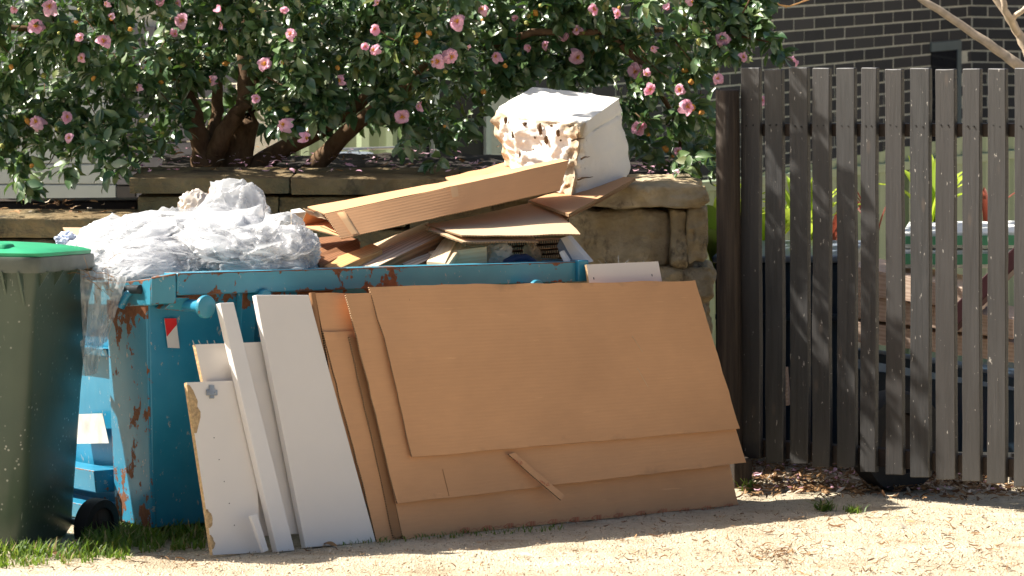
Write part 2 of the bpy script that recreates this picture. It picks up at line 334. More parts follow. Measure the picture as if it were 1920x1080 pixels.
MT['mortar'] = mat_plain('mortar', (0.60, 0.58, 0.50), 0.95, 0.12, 30)
m = M('dark_brick'); r = m.rnd(); co = m.co(); c = m.mix(r, (0.020, 0.021, 0.027), (0.062, 0.058, 0.062)); c = m.mix(m.math('MULTIPLY', m.noise(co, 12, 5), 0.6), c, (0.055, 0.055, 0.06))
m.bump(m.noise(co, 40, 4), 0.3, 0.003); MT['brick'] = m.out(c, 0.6, 0.4)
MT['brick_grey'] = mat_plain('grey_brick', (0.16, 0.16, 0.19), 0.7, 0.15, 10)
m = M('gate_timber'); uvx = m.co('UV', (14, 1.0, 1)); g = m.noise(uvx, 3.2, 7, 0.62, 0.4); g2 = m.noise(m.co('UV', (50, 2, 1)), 2, 4)
c = m.mix(m.ramp(g, [(0.3, 0), (0.72, 1)]), (0.0065, 0.0065, 0.007), (0.036, 0.0355, 0.0355)); c = m.mix(m.math('MULTIPLY', m.ramp(g2, [(0.55, 0), (0.75, 1)]), 0.5), c, (0.022, 0.017, 0.014))
c = m.mix(m.math('MULTIPLY', m.rnd(), 0.65), c, (0.026, 0.022, 0.020))
kn = m.ramp(m.vor(m.co('UV', (6, 2.2, 1)), 1.6), [(0.05, 1), (0.12, 0)]); c = m.mix(m.math('MULTIPLY', kn, 0.7), c, (0.06, 0.045, 0.035))
sf = m.ramp(m.noise(m.co('UV', (26, 9, 1), (0, 0, 0.35)), 3.0, 3), [(0.69, 0), (0.72, 1)]); c = m.mix(m.math('MULTIPLY', sf, 0.6), c, (0.46, 0.43, 0.39))
m.bump(m.math('ADD', g, m.math('MULTIPLY', g2, 0.7)), 0.45, 0.006); MT['gate'] = m.out(c, 0.55, 0.8)
m = M('post_timber'); g = m.noise(m.co('Object', (16, 16, 0.8)), 2.6, 7, 0.65); c = m.mix(m.ramp(g, [(0.3, 0), (0.7, 1)]), (0.016, 0.012, 0.010), (0.075, 0.056, 0.042)); m.bump(g, 0.7, 0.01); MT['post'] = m.out(c, 0.75, 0.3)
MT['rail'] = mat_plain('dark_rail_timber', (0.035, 0.024, 0.018), 0.7, 0.3, 20)

m = M('camellia_leaf'); tnt = m.math('FRACT', m.math('ADD', m.attr('tint'), m.rnd())); c = m.mix(tnt, (0.038, 0.105, 0.042), (0.155, 0.240, 0.085))
c = m.mix(m.ramp(tnt, [(0.93, 0), (0.97, 1)]), c, (0.16, 0.19, 0.04))
gm = m.n.new('ShaderNodeNewGeometry'); c = m.mix(gm.outputs['Backfacing'], c, (0.10, 0.15, 0.06)); m.out(c, m.math('ADD', m.math('MULTIPLY', tnt, 0.16), 0.26), 1.0)
tl = m.n.new('ShaderNodeBsdfTranslucent'); tl.inputs[0].default_value = (0.10, 0.20, 0.03, 1); mxs = m.n.new('ShaderNodeMixShader'); mxs.inputs[0].default_value = 0.22
m.l.new(m.b.outputs[0], mxs.inputs[1]); m.l.new(tl.outputs[0], mxs.inputs[2]); m.l.new(mxs.outputs[0], m.n['Material Output'].inputs[0]); MT['leaf'] = m.m
def mat_petal(name, c, c2, tr):
    m = M(name); m.out(m.mix(m.math('ADD', m.math('MULTIPLY', m.attr('tint'), .65), m.math('MULTIPLY', m.rnd(), .35)), c, c2), 0.55, 0.3)
    tl = m.n.new('ShaderNodeBsdfTranslucent'); tl.inputs[0].default_value = (*tr, 1); x = m.n.new('ShaderNodeMixShader'); x.inputs[0].default_value = 0.4
    m.l.new(m.b.outputs[0], x.inputs[1]); m.l.new(tl.outputs[0], x.inputs[2]); m.l.new(x.outputs[0], m.n['Material Output'].inputs[0]); return m.m
MT['petal'] = mat_petal('pink_petal', (0.94, 0.68, 0.78), (0.90, 0.48, 0.64), (0.95, 0.55, 0.68)); MT['stamen'] = mat_plain('stamens', (0.75, 0.40, 0.03), 0.7, 0.2, 60)
MT['bud'] = mat_plain('spent_flower_bud', (0.52, 0.24, 0.04), 0.7, 0.4, 30); MT['bud_green'] = mat_plain('green_bud', (0.30, 0.30, 0.07), 0.6, 0.2, 30)
m = M('bark'); co = m.co('Object', (1, 1, 0.5)); g = m.noise(co, 22, 6, 0.65); c = m.mix(m.ramp(g, [(0.3, 0), (0.7, 1)]), (0.075, 0.042, 0.022), (0.20, 0.125, 0.07)); m.bump(g, 0.5, 0.008); MT['bark'] = m.out(c, 0.85, 0.2)
MT['pale_bark'] = mat_plain('pale_bark', (0.52, 0.42, 0.31), 0.7, 0.25, 25, 0.5, 50)
MT['soil'] = mat_plain('soil', (0.026, 0.019, 0.014), 0.95, 0.4, 20, 0.8, 60)
MT['garage'] = mat_plain('garage_door_paint', (0.36, 0.41, 0.43), 0.5, 0.04, 3); MT['frame'] = mat_plain('window_frame_paint', (0.50, 0.54, 0.50), 0.45, 0.05)
MT['frame_dark'] = mat_plain('grey_frame_paint', (0.14, 0.17, 0.18), 0.5, 0.05)
m = M('dark_glass'); MT['glass'] = m.out((0.008, 0.010, 0.016), 0.08, 0.5)
MT['screen'] = mat_plain('flyscreen', (0.016, 0.014, 0.014), 0.6, 0.1)
MT['colorbond'] = mat_plain('pale_green_steel', (0.27, 0.33, 0.21), 0.5, 0.06, 3)
MT['strap_green'] = mat_petal('strappy_leaf_green', (0.30, 0.44, 0.04), (0.48, 0.56, 0.08), (0.60, 0.75, 0.08))
MT['strap_red'] = mat_petal('strappy_leaf_red', (0.14, 0.03, 0.022), (0.24, 0.10, 0.03), (0.22, 0.05, 0.03))
MT['trailer'] = mat_plain('dark_blue_tub', (0.020, 0.040, 0.065), 0.35, 0.15, 5); MT['trailer_rim'] = mat_plain('blue_grey_rim', (0.17, 0.20, 0.24), 0.4, 0.1)
MT['plank'] = mat_wood('dusty_plank', (0.48, 0.34, 0.26), (0.62, 0.48, 0.38)); MT['crate'] = mat_plain('white_foam_crate', (0.76, 0.78, 0.74), 0.7, 0.05); MT['crate_green'] = mat_plain('green_print', (0.10, 0.34, 0.18), 0.7)
MT['maroon'] = mat_plain('dark_maroon_paint', (0.05, 0.015, 0.02), 0.5); MT['hose'] = mat_plain('blue_hose', (0.035, 0.06, 0.16), 0.4); MT['cloth'] = mat_plain('blue_white_cloth', (0.48, 0.54, 0.68), 0.9, 0.25, 30)
MT['paper'] = mat_plain('brown_paper', (0.50, 0.34, 0.21), 0.85, 0.2, 12, 0.3, 25); MT['tissue'] = mat_plain('pale_tissue', (0.62, 0.55, 0.48), 0.8, 0.1, 10)
m = M('grass'); c = m.mix(m.attr('tint'), (0.045, 0.10, 0.014), (0.15, 0.24, 0.04)); c = m.mix(m.ramp(m.attr('tint'), [(0.80, 0), (0.83, 1)]), c, (0.34, 0.26, 0.12)); m.out(c, 0.5, 0.35)
tl = m.n.new('ShaderNodeBsdfTranslucent'); tl.inputs[0].default_value = (0.22, 0.36, 0.03, 1); x = m.n.new('ShaderNodeMixShader'); x.inputs[0].default_value = 0.35
m.l.new(m.b.outputs[0], x.inputs[1]); m.l.new(tl.outputs[0], x.inputs[2]); m.l.new(x.outputs[0], m.n['Material Output'].inputs[0]); MT['grass'] = m.m
m = M('dry_leaf'); t_ = m.math('FRACT', m.math('ADD', m.attr('tint'), m.rnd())); c = m.mix(t_, (0.13, 0.06, 0.025), (0.42, 0.25, 0.11)); c = m.mix(m.ramp(t_, [(0.86, 0), (0.9, 1)]), c, (0.62, 0.52, 0.40)); MT['dry'] = m.out(c, 0.7, 0.3)
m = M('pebbles'); c = m.mix(m.attr('tint'), (0.30, 0.22, 0.14), (0.66, 0.56, 0.42)); MT['pebble'] = m.out(c, 0.85, 0.25)
m = M('sandy_gravel'); co = m.co(); a = m.noise(co, 1.6, 5); f_ = m.noise(co, 70, 6, 0.75); g = m.vor(co, 130)
c = m.mix(m.ramp(a, [(0.3, 0), (0.7, 1)]), (0.57, 0.49, 0.345), (0.70, 0.62, 0.465)); c = m.mix(m.ramp(f_, [(0.38, 0), (0.58, 1)]), m.mix(0.42, c, (0.28, 0.20, 0.125)), c)
sp = m.ramp(m.noise(m.co('Object', (1, 2.2, 1)), 55, 3), [(0.66, 0), (0.70, 1)]); c = m.mix(m.math('MULTIPLY', sp, 0.7), c, (0.10, 0.06, 0.035))
lit = m.ramp(m.noise(co, 5, 5), [(0.52, 0), (0.68, 1)]); c = m.mix(m.math('MULTIPLY', lit, 0.5), c, (0.33, 0.235, 0.145)); lt2 = m.ramp(m.noise(m.co('Object', (1, 2.5, 1)), 2.3, 4), [(0.55, 0), (0.7, 1)]); c = m.mix(m.math('MULTIPLY', lt2, 0.4), c, (0.74, 0.68, 0.55))
m.bump(m.math('ADD', m.math('MULTIPLY', f_, 1.2), g), 0.7, 0.012); MT['ground'] = m.out(c, 0.92, 0.2)
MT['concrete'] = mat_plain('concrete', (0.34, 0.29, 0.23), 0.9, 0.12, 6, 0.35, 80)

# ------------------------------------------------------------------ ground
def fb(x, y, s): return noise.noise(V((x * s, y * s, 3.3)))
def ground():
    xs = np.unique(np.concatenate([np.array([-400, -120, -40, -15, -8, -5, -3.5]), np.arange(-2.4, 2.9, 0.02), np.array([3.5, 5, 8, 15, 40, 120, 400])]))
    ys = np.unique(np.concatenate([np.array([-400, -120, -40, -10, 0, 3, 4, 5.5, 7]), np.arange(8.2, 12.2, 0.02), np.arange(12.3, 16.1, 0.3), np.array([18, 22, 30, 60, 150, 500])]))
    X, Y = np.meshgrid(xs, ys); Z = np.vectorize(gz)(Y)
    for j, y in enumerate(ys):
        if 8.2 <= y <= 12.2:
            for i, x in enumerate(xs):
                if -2.4 <= x <= 2.9: Z[j, i] += 0.006 * fb(x, y, 6) + 0.004 * fb(x, y, 22) - 0.004
    nx = len(xs); ny = len(ys); idx = np.arange(nx * ny).reshape(ny, nx)
    q = np.stack([idx[:-1, :-1], idx[:-1, 1:], idx[1:, 1:], idx[1:, :-1]], -1).ravel()
    o = link('ground', np_mesh('ground', np.stack([X, Y, Z], -1).reshape(-1, 3), q, 4, [MT['ground']])); struct(o)
ground()

# ------------------------------------------------------------------ house
HP = V((1.63, 20.0, 0)); HD = V((0.683, 0.73, 0)).normalized(); HN = V((HD.y, -HD.x, 0))
def HW(px, py, off=0): return hit(px, py, HP + HN * off, HN)
house = thing('brick_house', (HP.x, HP.y, gz(20)), 'dark brick house with pale mortar joints behind the timber gate', 'house')
def brick_mesh(L, h, d):
    mb = MB(); mb.box((-L / 2, -d / 2, -h / 2), (L, 0, 0), (0, d, 0), (0, 0, h)); o = mb.build('tmp', MT['brick'], org=V((0, 0, 0)))
    me = o.data; bpy.data.objects.remove(o); return me
BM = brick_mesh(0.229, 0.075, 0.05); BMh = brick_mesh(0.11, 0.075, 0.05)
sC = (HW(1820, 100) - HP).dot(HD)            # inside corner along the wall
holes = [(HW(560, 300), HW(935, 300), -0.6, 3.0, 1), (HW(1747, 100), HW(1806, 100), -1.0, None, 0)]
ztop_door = HW(1775, 77).z
s0 = (HW(520, 200) - HP).dot(HD)
mb = MB(); mb.box(HP + HD * s0 + V((0, 0, gz(20) - .3)) - HN * 0.30, HD * (sC - s0 + 0.2), V((0, 0, 3.4)), HN * 0.302); mb.build('wall', MT['mortar'], house)
RD = V((0.97, -0.24, 0)).normalized(); RN = V((RD.y, -RD.x, 0)); RP = HP + HD * sC
mb = MB(); mb.box(RP + RD * 0.0 + V((0, 0, gz(20) - .3)) - RN * 0.3, RD * 3.2, V((0, 0, 3.4)), RN * 0.302); mb.build('wall', MT['mortar'], house)
cand = []
for r in range(34):
    z = -0.9 + r * 0.086
    off = 0.12 * (r % 2)
    for k in range(60):
        s = s0 + 0.12 + off + k * 0.24
        if s - 0.115 > sC - .03: break
        a = (HW(560, 300) - HP).dot(HD); b = (HW(935, 300) - HP).dot(HD)
        zs = HW(830, 322).z
        if a - .1 < s < b + .1 and z > zs - .03 and z < zs + 1.5: continue
        a2 = (HW(1747, 100) - HP).dot(HD); b2 = (HW(1806, 100) - HP).dot(HD)
        if a2 + .03 < s < b2 - .03 and z < ztop_door: continue
        p = HP + HD * s + V((0, 0, z)) - HN * 0.02; cand.append((p, math.atan2(HD.y, HD.x)))
    for k in range(-1, 10):
        s = 0.13 + off + k * 0.24; p = RP + RD * s + V((0, 0, z)) - RN * 0.02; cand.append((p, math.atan2(RD.y, RD.x)))
def pix(p): return (960 + p.x / p.y * F, YH + (H - p.z) / p.y * F)
def show(p):
    x, y = pix(p)
    if not (-30 < x < 1950 and -30 < y): return 9e9
    return max(0, 1340 - x) * 2 + max(0, y - 135) + (0 if x < 1900 else 50)
cand.sort(key=lambda c: show(c[0]))
mbs = MB()
for i, (p, a) in enumerate(cand):
    if i < 300:
        o = link('brick', BM, house, p + V((random.uniform(-.002, .002),) * 2 + (random.uniform(-.0015, .0015),))); o.rotation_euler = (0, 0, a)
    else:
        d = V((math.cos(a), math.sin(a), 0)); n = V((-d.y, d.x, 0)); mbs.box(p - d * .1145 - n * .025 - V((0, 0, .0375)), d * .229, n * .05, V((0, 0, .075)))
stuff(mbs.build('distant_bricks', MT['brick'], house))
# sliding window low in the wall
wf = [(560, 180), (935, 180)]
def hquad(x0, y0, x1, y1, x2, y2, x3, y3, off): return [HW(x0, y0, off), HW(x1, y1, off), HW(x2, y2, off), HW(x3, y3, off)]
win = MB(); sl_ = lambda x: 326 - (x - 740) * 0.128
def bar(mb, x0, x1, up0, up1, off, d=0.05): mb.slab(hquad(x0, sl_(x0) - up1, x1, sl_(x1) - up1, x1, sl_(x1) - up0, x0, sl_(x0) - up0, off), -HN * d, mf=0, me=0)
bar(win, 560, 928, -2, 9, 0.06); bar(win, 560, 928, -9, -3, 0.10, 0.09); bar(win, 814, 824, 9.5, 230, 0.055); bar(win, 912, 922, 9.5, 230, 0.055)
wo = win.build('window', MT['frame'], house, 0.003)
g = MB(); bar(g, 560, 813.5, 9.5, 230, 0.02, 0.01); g.build('pane', MT['glass'], wo)
g = MB(); bar(g, 824.5, 911.5, 9.5, 230, 0.03, 0.01); g.build('flyscreen', MT['screen'], wo)
# narrow dark doorway in the corner
dq = lambda x0, y0, x1, y1, off, d: hquad(x0, y0, x1, y0 - (x1 - x0) * .09, x1, y1 - (x1 - x0) * .09, x0, y1, off) 
g = MB(); g.slab(dq(1747, 80, 1803, 97, 0.02, .1), -HN * .06, mf=0, me=0); g.slab(dq(1796, 93, 1803, 460, 0.02, .1), -HN * .06, mf=0, me=0)
do = g.build('door_frame', MT['frame_dark'], house)
g = MB(); g.slab(dq(1747, 97.5, 1795.5, 460, 0.012, .1), -HN * .01, mf=0, me=0); g.build('door', MT['glass'], do)

gar = thing('garage', (-2.6, 17.2, gz(17)), 'pale blue grey panel garage door with a grey brick pier at the left', 'garage')
GY = 17.2
for k in range(10):
    y1 = 383 - k * 38.3; y0 = y1 - 36.6
    mb = MB(); mb.slab([W(-260, y0, GY), W(217, y0, GY), W(217, y1, GY), W(-260, y1, GY)], (0, .04, 0), mf=0, me=0); mb.build('door_panel', MT['garage'], gar, 0.006)
mb = MB(); mb.box(W(-260, 470, GY + .06), (1.95, 0, 0), (0, .2, 0), (0, 0, 3.0)); mb.build('wall', MT['mortar'], gar)
GB = brick_mesh(0.229, 0.075, 0.05); GB.materials.clear(); GB.materials.append(MT['brick_grey'])
for r in range(16):
    for k in range(3 if r % 2 else 4):
        p = W(218, 470, GY); p += V((.116 + k * .24 - (.12 if (r % 2 == 0) else 0) * (k > 0), 0.03, r * .0865))
        if r % 2 == 0 and k == 0:
            o = link('brick', BMh, gar, p + V((-.06, 0, 0))); continue
        link('brick', GB, gar, p)

# pale green steel fences
def cfence(p0, p1, zt, zb, label):
    p0, p1 = V(p0), V(p1); f = thing('steel_fence', ((p0.x + p1.x) / 2, (p0.y + p1.y) / 2, zb), label, 'fence')
    d = (p1 - p0); L = d.length; d.normalize(); n = V((d.y, -d.x, 0)); mb = MB(); k = int(L / .045)
    pts = []
    for i in range(k + 1):
        s = L * i / k; pts.append(p0 + d * s + n * (0.012 if (i // 2) % 2 else -0.012))
    vs = [V((p.x, p.y, zb)) for p in pts] + [V((p.x, p.y, zt)) for p in pts]; N = k + 1
    vs += [v - n * .003 for v in vs]
    fs = [(i, i + 1, N + i + 1, N + i) for i in range(k)] + [(2 * N + i, 3 * N + i, 3 * N + i + 1, 2 * N + i + 1) for i in range(k)]
    mb.add(vs, fs); mb.build('sheet', MT['colorbond'], f, recalc=False)
    mb = MB(); mb.box(p0 + V((0, 0, zt - p0.z - .03)) + n * .03, d * L, -n * .06, V((0, 0, .05))); mb.build('top_rail', MT['colorbond'], f, .004)
    for i in range(int(L / 1.2) + 2):
        mb = MB(); mb.box(p0 + d * min(L - .03, i * 1.2) + n * .022 + V((0, 0, zb - p0.z)), d * .04, -n * .05, V((0, 0, zt - zb - .035))); mb.build('post', MT['colorbond'], f)
cfence(W(1260, 390, 14.3), W(2050, 300, 18.2), H - (372 + 300) / F * 14.3 + .05, -0.75, 'pale green steel fence behind the strappy plants and timber gate')
cfence(W(540, 300, 15.8), W(737, 300, 15.5), 1.05, -0.7, 'short run of pale green steel fence under the camellia, left of the window')
# bucket hanging on a pole in front of the short fence
bk = thing('hanging_bucket', W(663, 323, 15.2), 'clear plastic bucket hanging from a line by the short green fence', 'bucket')
mb = MB(); c0 = W(663, 323, 15.2); mb.tube([c0, c0 + V((0, 0, .09)), c0 + V((0, 0, .10))], [.075, .10, .105], 16); mb.build('bucket_body', MT['trailer_rim'], bk)
mb = MB(); mb.tube([c0 + V((0, 0, .005)), c0 + V((0, 0, .05))], [.078, .088], 16); mb.build('bucket_base', MT['trailer'], bk)
mb = MB(); mb.tube([W(645, 302, 15.2), W(654, 282, 15.2), W(672, 282, 15.2), W(681, 302, 15.2)], .004, 6); mb.build('handle', MT['steel'], bk)
mb = MB(); mb.tube([W(600, 281, 15.3), W(740, 277, 15.3)], .008, 8); tag(mb.build('clothes_line', MT['steel']), 'grey rail in front of the short green fence', 'rail')

# ------------------------------------------------------------------ stone retaining wall
def stone_mb(q, depth, amp, rnd, seed, cuts=9):
    TL, TR, BR, BL = q; b = bmesh.new(); bmesh.ops.create_cube(b, size=2); bmesh.ops.subdivide_edges(b, edges=b.edges[:], cuts=cuts, use_grid_fill=True)
    mb = MB(); vs = []; n = V((0, -1, 0)); o3 = V((seed * 5.1, seed * 2.3, seed))
    W_ = (TR - TL).length; Hh = (BL - TL).length; mn = min(W_, Hh, depth) / 2 * rnd
    for v in b.verts:
        p = v.co.copy(); dims = V((W_ / 2, depth / 2, Hh / 2)); l = V([p[i] * dims[i] for i in range(3)])
        c = V([max(-dims[i] + mn, min(dims[i] - mn, l[i])) for i in range(3)]); dlt = l - c
        if dlt.length > 1e-6: l = c + dlt.normalized() * min(mn, max(abs(x) for x in dlt))
        s = (l.x / W_ + .5); t = (l.z / Hh + .5); yy = (l.y / depth + .5) * depth
        w_ = TL * (1 - s) * t + TR * s * t + BR * s * (1 - t) + BL * (1 - s) * (1 - t) + V((0, yy, 0))
        k = w_ * 7 + o3; a = amp * (noise.noise(k) + .5 * noise.noise(k * 2.7) + .3 * noise.noise(k * 7))
        dirn = (w_ - ((TL + BR) / 2 + V((0, depth / 2, 0)))).normalized(); w_ = w_ + dirn * a + V((0, -1, 0)) * abs(a) * .6 * (1 if l.y < 0 else 0)
        vs.append(w_)
    b.verts.index_update(); mb.add(vs, [[v.index for v in f.verts] for f in b.faces], 0, None, None, True); b.free(); return mb
wall = thing('stone_wall', W(800, 880, 12.3), 'sandstone block retaining wall with rough cap stones behind the skip', 'wall')
SW = [(240, 332, 544, 365, 12.20, .42, .006, .25), (547, 333, 858, 367, 12.20, .42, .006, .25), (861, 335, 1086, 380, 12.18, .42, .008, .25), (1080, 346, 1321, 392, 11.98, .42, .016, .5),
      (257, 367, 520, 424, 12.27, .35, .008, .2), (523, 368, 762, 428, 12.27, .35, .008, .2), (765, 369, 1072, 430, 12.27, .35, .01, .2), (1065, 394, 1262, 506, 12.10, .3, .014, .3),
      (1256, 394, 1290, 504, 12.02, .3, .010, .5), (1286, 388, 1331, 497, 12.0, .35, .014, .7),
      (257, 426, 640, 500, 12.29, .3, .01, .2), (643, 430, 1070, 508, 12.29, .3, .01, .2), (1064, 508, 1236, 600, 12.12, .3, .014, .3), (1232, 500, 1338, 566, 12.02, .35, .016, .6),
      (1190, 570, 1332, 690, 12.06, .35, .016, .4), (1200, 693, 1336, 800, 12.04, .35, .014, .4), (1190, 803, 1340, 905, 12.04, .35, .014, .4), (640, 510, 1060, 640, 12.3, .3, .01, .2), (640, 642, 1185, 900, 12.3, .3, .01, .2),
      (257, 502, 637, 900, 12.3, .3, .01, .2)]
for i, (x0, y0, x1, y1, Y, d, a, r_) in enumerate(SW):
    stone_mb([W(x0 + 1.5, y0 + 1.5, Y), W(x1 - 1.5, y0 + 1.5, Y), W(x1 - 1.5, y1 - 1.5, Y), W(x0 + 1.5, y1 - 1.5, Y)], d, a * (2.4 if x0 > 1000 else 1.6), r_ * (.8 if x0 > 1000 else .5), i + 1, 18).build('stone', MT['stone' if x0 > 1000 else 'stone_shaded'], wall)
mb = MB(); mb.box(W(262, 890, 12.45), (W(1318, 890, 12.45) - W(262, 890, 12.45)), (0, .14, 0), (0, 0, 1.12)); mb.build('mortar_core', MT['soil'], wall)
lw = thing('low_stone_wall', W(80, 860, 12.1), 'lower sandstone wall at the far left behind the wheelie bin', 'wall')
for i, (x0, y0, x1, y1) in enumerate([(-300, 408, -60, 447), (-57, 408, 252, 447), (-300, 450, -40, 540), (-37, 450, 112, 540), (115, 450, 254, 540), (-300, 543, 254, 900)]):
    stone_mb([W(x0, y0, 12.05), W(x1, y0, 12.05), W(x1, y1, 12.05), W(x0, y1, 12.05)], .3, .008, .22, i + 40, 9).build('stone', MT['stone_shaded'], lw)
def bed(name, x0, x1, y, Y0, Y1, seed):
    mb = MB(); P = [W(x0, y, Y0), W(x1, y, Y0)]; z = P[0].z; xa, xb = P[0].x, P[1].x; nx, ny = 60, 20; vs = []
    for j in range(ny + 1):
        for i in range(nx + 1):
            x = xa + (xb - xa) * i / nx; yy = Y0 + (Y1 - Y0) * j / ny; e = min(i, nx - i, 4) / 4
            vs.append(V((x, yy, z + .02 * noise.noise(V((x * 5, yy * 5, seed))) + .01 * noise.noise(V((x * 19, yy * 19, seed))))))
    fs = [(j * (nx + 1) + i, j * (nx + 1) + i + 1, (j + 1) * (nx + 1) + i + 1, (j + 1) * (nx + 1) + i) for j in range(ny) for i in range(nx)]
    N = len(vs); ring = [i for i in range(nx + 1)] + [j * (nx + 1) + nx for j in range(1, ny + 1)] + [ny * (nx + 1) + i for i in range(nx - 1, -1, -1)] + [j * (nx + 1) for j in range(ny - 1, 0, -1)]
    vs += [V((vs[i].x, vs[i].y, -0.6)) for i in ring]; k = len(ring)
    fs += [(ring[i], ring[(i + 1) % k], N + (i + 1) % k, N + i) for i in range(k)]; mb.add(vs, fs, smooth=True); return struct(mb.build(name, MT['soil'], org=V((0, 0, 0))))
bed('garden_soil', 275, 1315, 331, 12.63, 13.5, 2.0); bed('garden_soil', -320, 250, 404, 12.37, 12.56, 5.0)
mb = MB(); mb.slab([W(-320, 383, 12.6), W(256, 378, 12.6), W(256, 399, 12.6), W(-320, 401, 12.6)], (0, .06, 0), mf=0, me=0); mb.slab([W(-320, 379.5, 12.59), W(256, 374.5, 12.59), W(256, 377, 12.59), W(-320, 382, 12.59)], (0, .09, 0), mf=0, me=0)
tag(mb.build('timber_edging', MT['rail'], bevel=.004), 'dark timber edging board along the bed below the garage door', 'edging')

# ------------------------------------------------------------------ gate and post
GP = V((0.905, 11.66, 0)); gd = V((0.743, -0.669, 0)); gn = V((gd.y, -gd.x, 0)); gn = gn if gn.y < 0 else -gn
gate = thing('slatted_gate', (1.45, 11.2, gz(11.2)), 'dark weathered timber gate of upright slats with gaps', 'gate')
LX = [1388.5, 1433, 1479, 1523, 1567.5, 1614, 1659.5, 1706, 1753, 1803.5, 1852.5, 1902, 1951]
RX = [1423.5, 1466, 1513, 1555, 1602, 1643, 1691, 1742, 1789, 1836, 1886, 1938, 1986]
def gx(px): return hit(px, 300, GP, gn)
for i, (a, b) in enumerate(zip(LX, RX)):
    A, B = gx(a), gx(b); x = (a + b) / 2
    def z(p, py): return H - (py - YH) / F * p.y
    yb = 866 + (x - 1450) * .098 + random.uniform(-3, 3); ln = random.uniform(-2, 2.2); tw_ = random.uniform(-.004, .004)
    q = [V((A.x, A.y, z(A, 128 + ln))), V((B.x, B.y, z(B, 128 + ln))), V((B.x, B.y, z(B, yb))), V((A.x, A.y, z(A, yb)))]
    dx = V((3 / F * 11, 0, 0)) * (1 if i < 3 else 0); q[2] += dx; q[3] += dx; q[2].x += tw_; q[3].x += tw_; q[3] += gn * random.uniform(0, .006)
    mb = MB(); mb.slab(q, -gn * .022, 2, 14, .005, i, .002, 0, 0); o = mb.build('slat', MT['gate'], gate, .003)
    for f_ in (.32, .68):
        s = MB(); c0 = q[0].lerp(q[1], f_); c0.z = z(c0, 236 + random.uniform(-2, 2)); s.tube([c0 + gn * .0035, c0 - gn * .004], .0035, 8); s.build('screw', MT['black'], gate)
for py, hgt in ((232, .05), (822, .07)):
    A, B = gx(1383) - gn * .026, gx(1990) - gn * .026; za = H - (py - YH) / F * A.y; zb = H - ((py + (0 if py < 500 else 46)) - YH) / F * B.y
    mb = MB(); mb.slab([V((A.x, A.y, za)), V((B.x, B.y, zb)), V((B.x, B.y, zb - hgt)), V((A.x, A.y, za - hgt))], -gn * .04, mf=0, me=0); mb.build('rail', MT['rail'], gate, .003)
mb = MB(); pc = G(1370, 908); top = W(1364, 168, pc.y)
mb.tube([pc - V((0, 0, .08)), pc, pc.lerp(top, .3), pc.lerp(top, .7), top - V((0, 0, .006)), top], [.052, .052, .05, .049, .048, .044], 20)
tag(mb.build('gate_post', MT['post']), 'round dark timber post at the left end of the slatted gate', 'post')
mb = MB(); pb = G(1400, 915); mb.box(pb - V((.05, 0, .05)), (.075, .02, 0), (-.02, .075, 0), (0, 0, .16)); tag(mb.build('post_stump', MT['post'], bevel=.006), 'short square dark timber stub on the ground under the gate end', 'post')

# ------------------------------------------------------------------ things behind the gate
tr = thing('box_trailer', W(1660, 915, 12.35), 'dark blue trailer tub with a black tyre showing under the gate', 'trailer')
mb = MB(); mb.slab([W(1340, 490, 12.9), W(1592, 490, 12.5), W(1592, 862, 12.5), W(1340, 862, 12.9)], (.12, .5, 0), 4, 4, .01, 2, 0, 0, 0); mb.build('side_panel', MT['trailer'], tr, .015)
mb = MB(); mb.slab([W(1335, 480, 12.86), W(1597, 480, 12.46), W(1597, 493, 12.46), W(1335, 493, 12.86)], (.12, .5, 0), mf=0, me=0); mb.build('rim', MT['trailer_rim'], tr, .008)
mb = MB(); mb.slab([W(1340, 588, 12.86), W(1594, 590, 12.46), W(1594, 603, 12.46), W(1340, 600, 12.86)], (.05, .05, 0), mf=0, me=0); mb.build('rib', MT['trailer'], tr, .005)
mb = MB(); mb.slab([W(1600, 655, 12.4), W(1990, 725, 11.9), W(1990, 742, 11.9), W(1600, 672, 12.4)], (.05, .05, 0), mf=0, me=0); mb.slab([W(1600, 690, 12.45), W(1990, 745, 11.95), W(1990, 850, 11.95), W(1600, 845, 12.45)], (.1, .5, 0), mf=0, me=0); mb.build('bed_frame', MT['trailer'], tr, .004)
def ring(mb, c, ax, r0, r1, wd, n=28, mi=0):
    ax = V(ax).normalized(); u = ax.cross(V((0, 0, 1))).normalized(); v = ax.cross(u); vs = []; prof = [(r1, -wd * .5), (r0 * .97, -wd * .5), (r0, -wd * .3), (r0, wd * .3), (r0 * .97, wd * .5), (r1, wd * .5)]
    for k in range(n):
        a = 2 * math.pi * k / n
        for (r, x) in prof: vs.append(V(c) + (u * math.cos(a) + v * math.sin(a)) * r + ax * x)
    P = len(prof); mb.add(vs, [(k * P + i, k * P + (i + 1) % P, ((k + 1) % n) * P + (i + 1) % P, ((k + 1) % n) * P + i) for k in range(n) for i in range(P)], mi, smooth=True)
def disc(mb, c, ax, r, wd, n=28, mi=0, dome=0.0):
    ax = V(ax).normalized(); mb.tube([V(c) - ax * wd / 2, V(c) + ax * wd * .3, V(c) + ax * wd / 2], [r, r, r * .93], n, mi)
tc = W(1680, 920, 11.48) + V((0, 0, .20)); mb = MB(); ring(mb, tc, (.5, -.86, 0), .20, .12, .12, 32); ty = mb.build('tyre', MT['black'], tr)
mb = MB(); disc(mb, tc, (.5, -.86, 0), .118, .06); mb.build('wheel_rim', MT['rail'], ty)
mb = MB(); mb.tube([W(1832, 870, 11.6), W(1838, 905, 11.6), W(1850, 925, 11.6), W(1885, 924, 11.6), W(1897, 905, 11.6), W(1900, 850, 11.6)], .012, 8); mb.build('jockey_stand', MT['black'], tr)
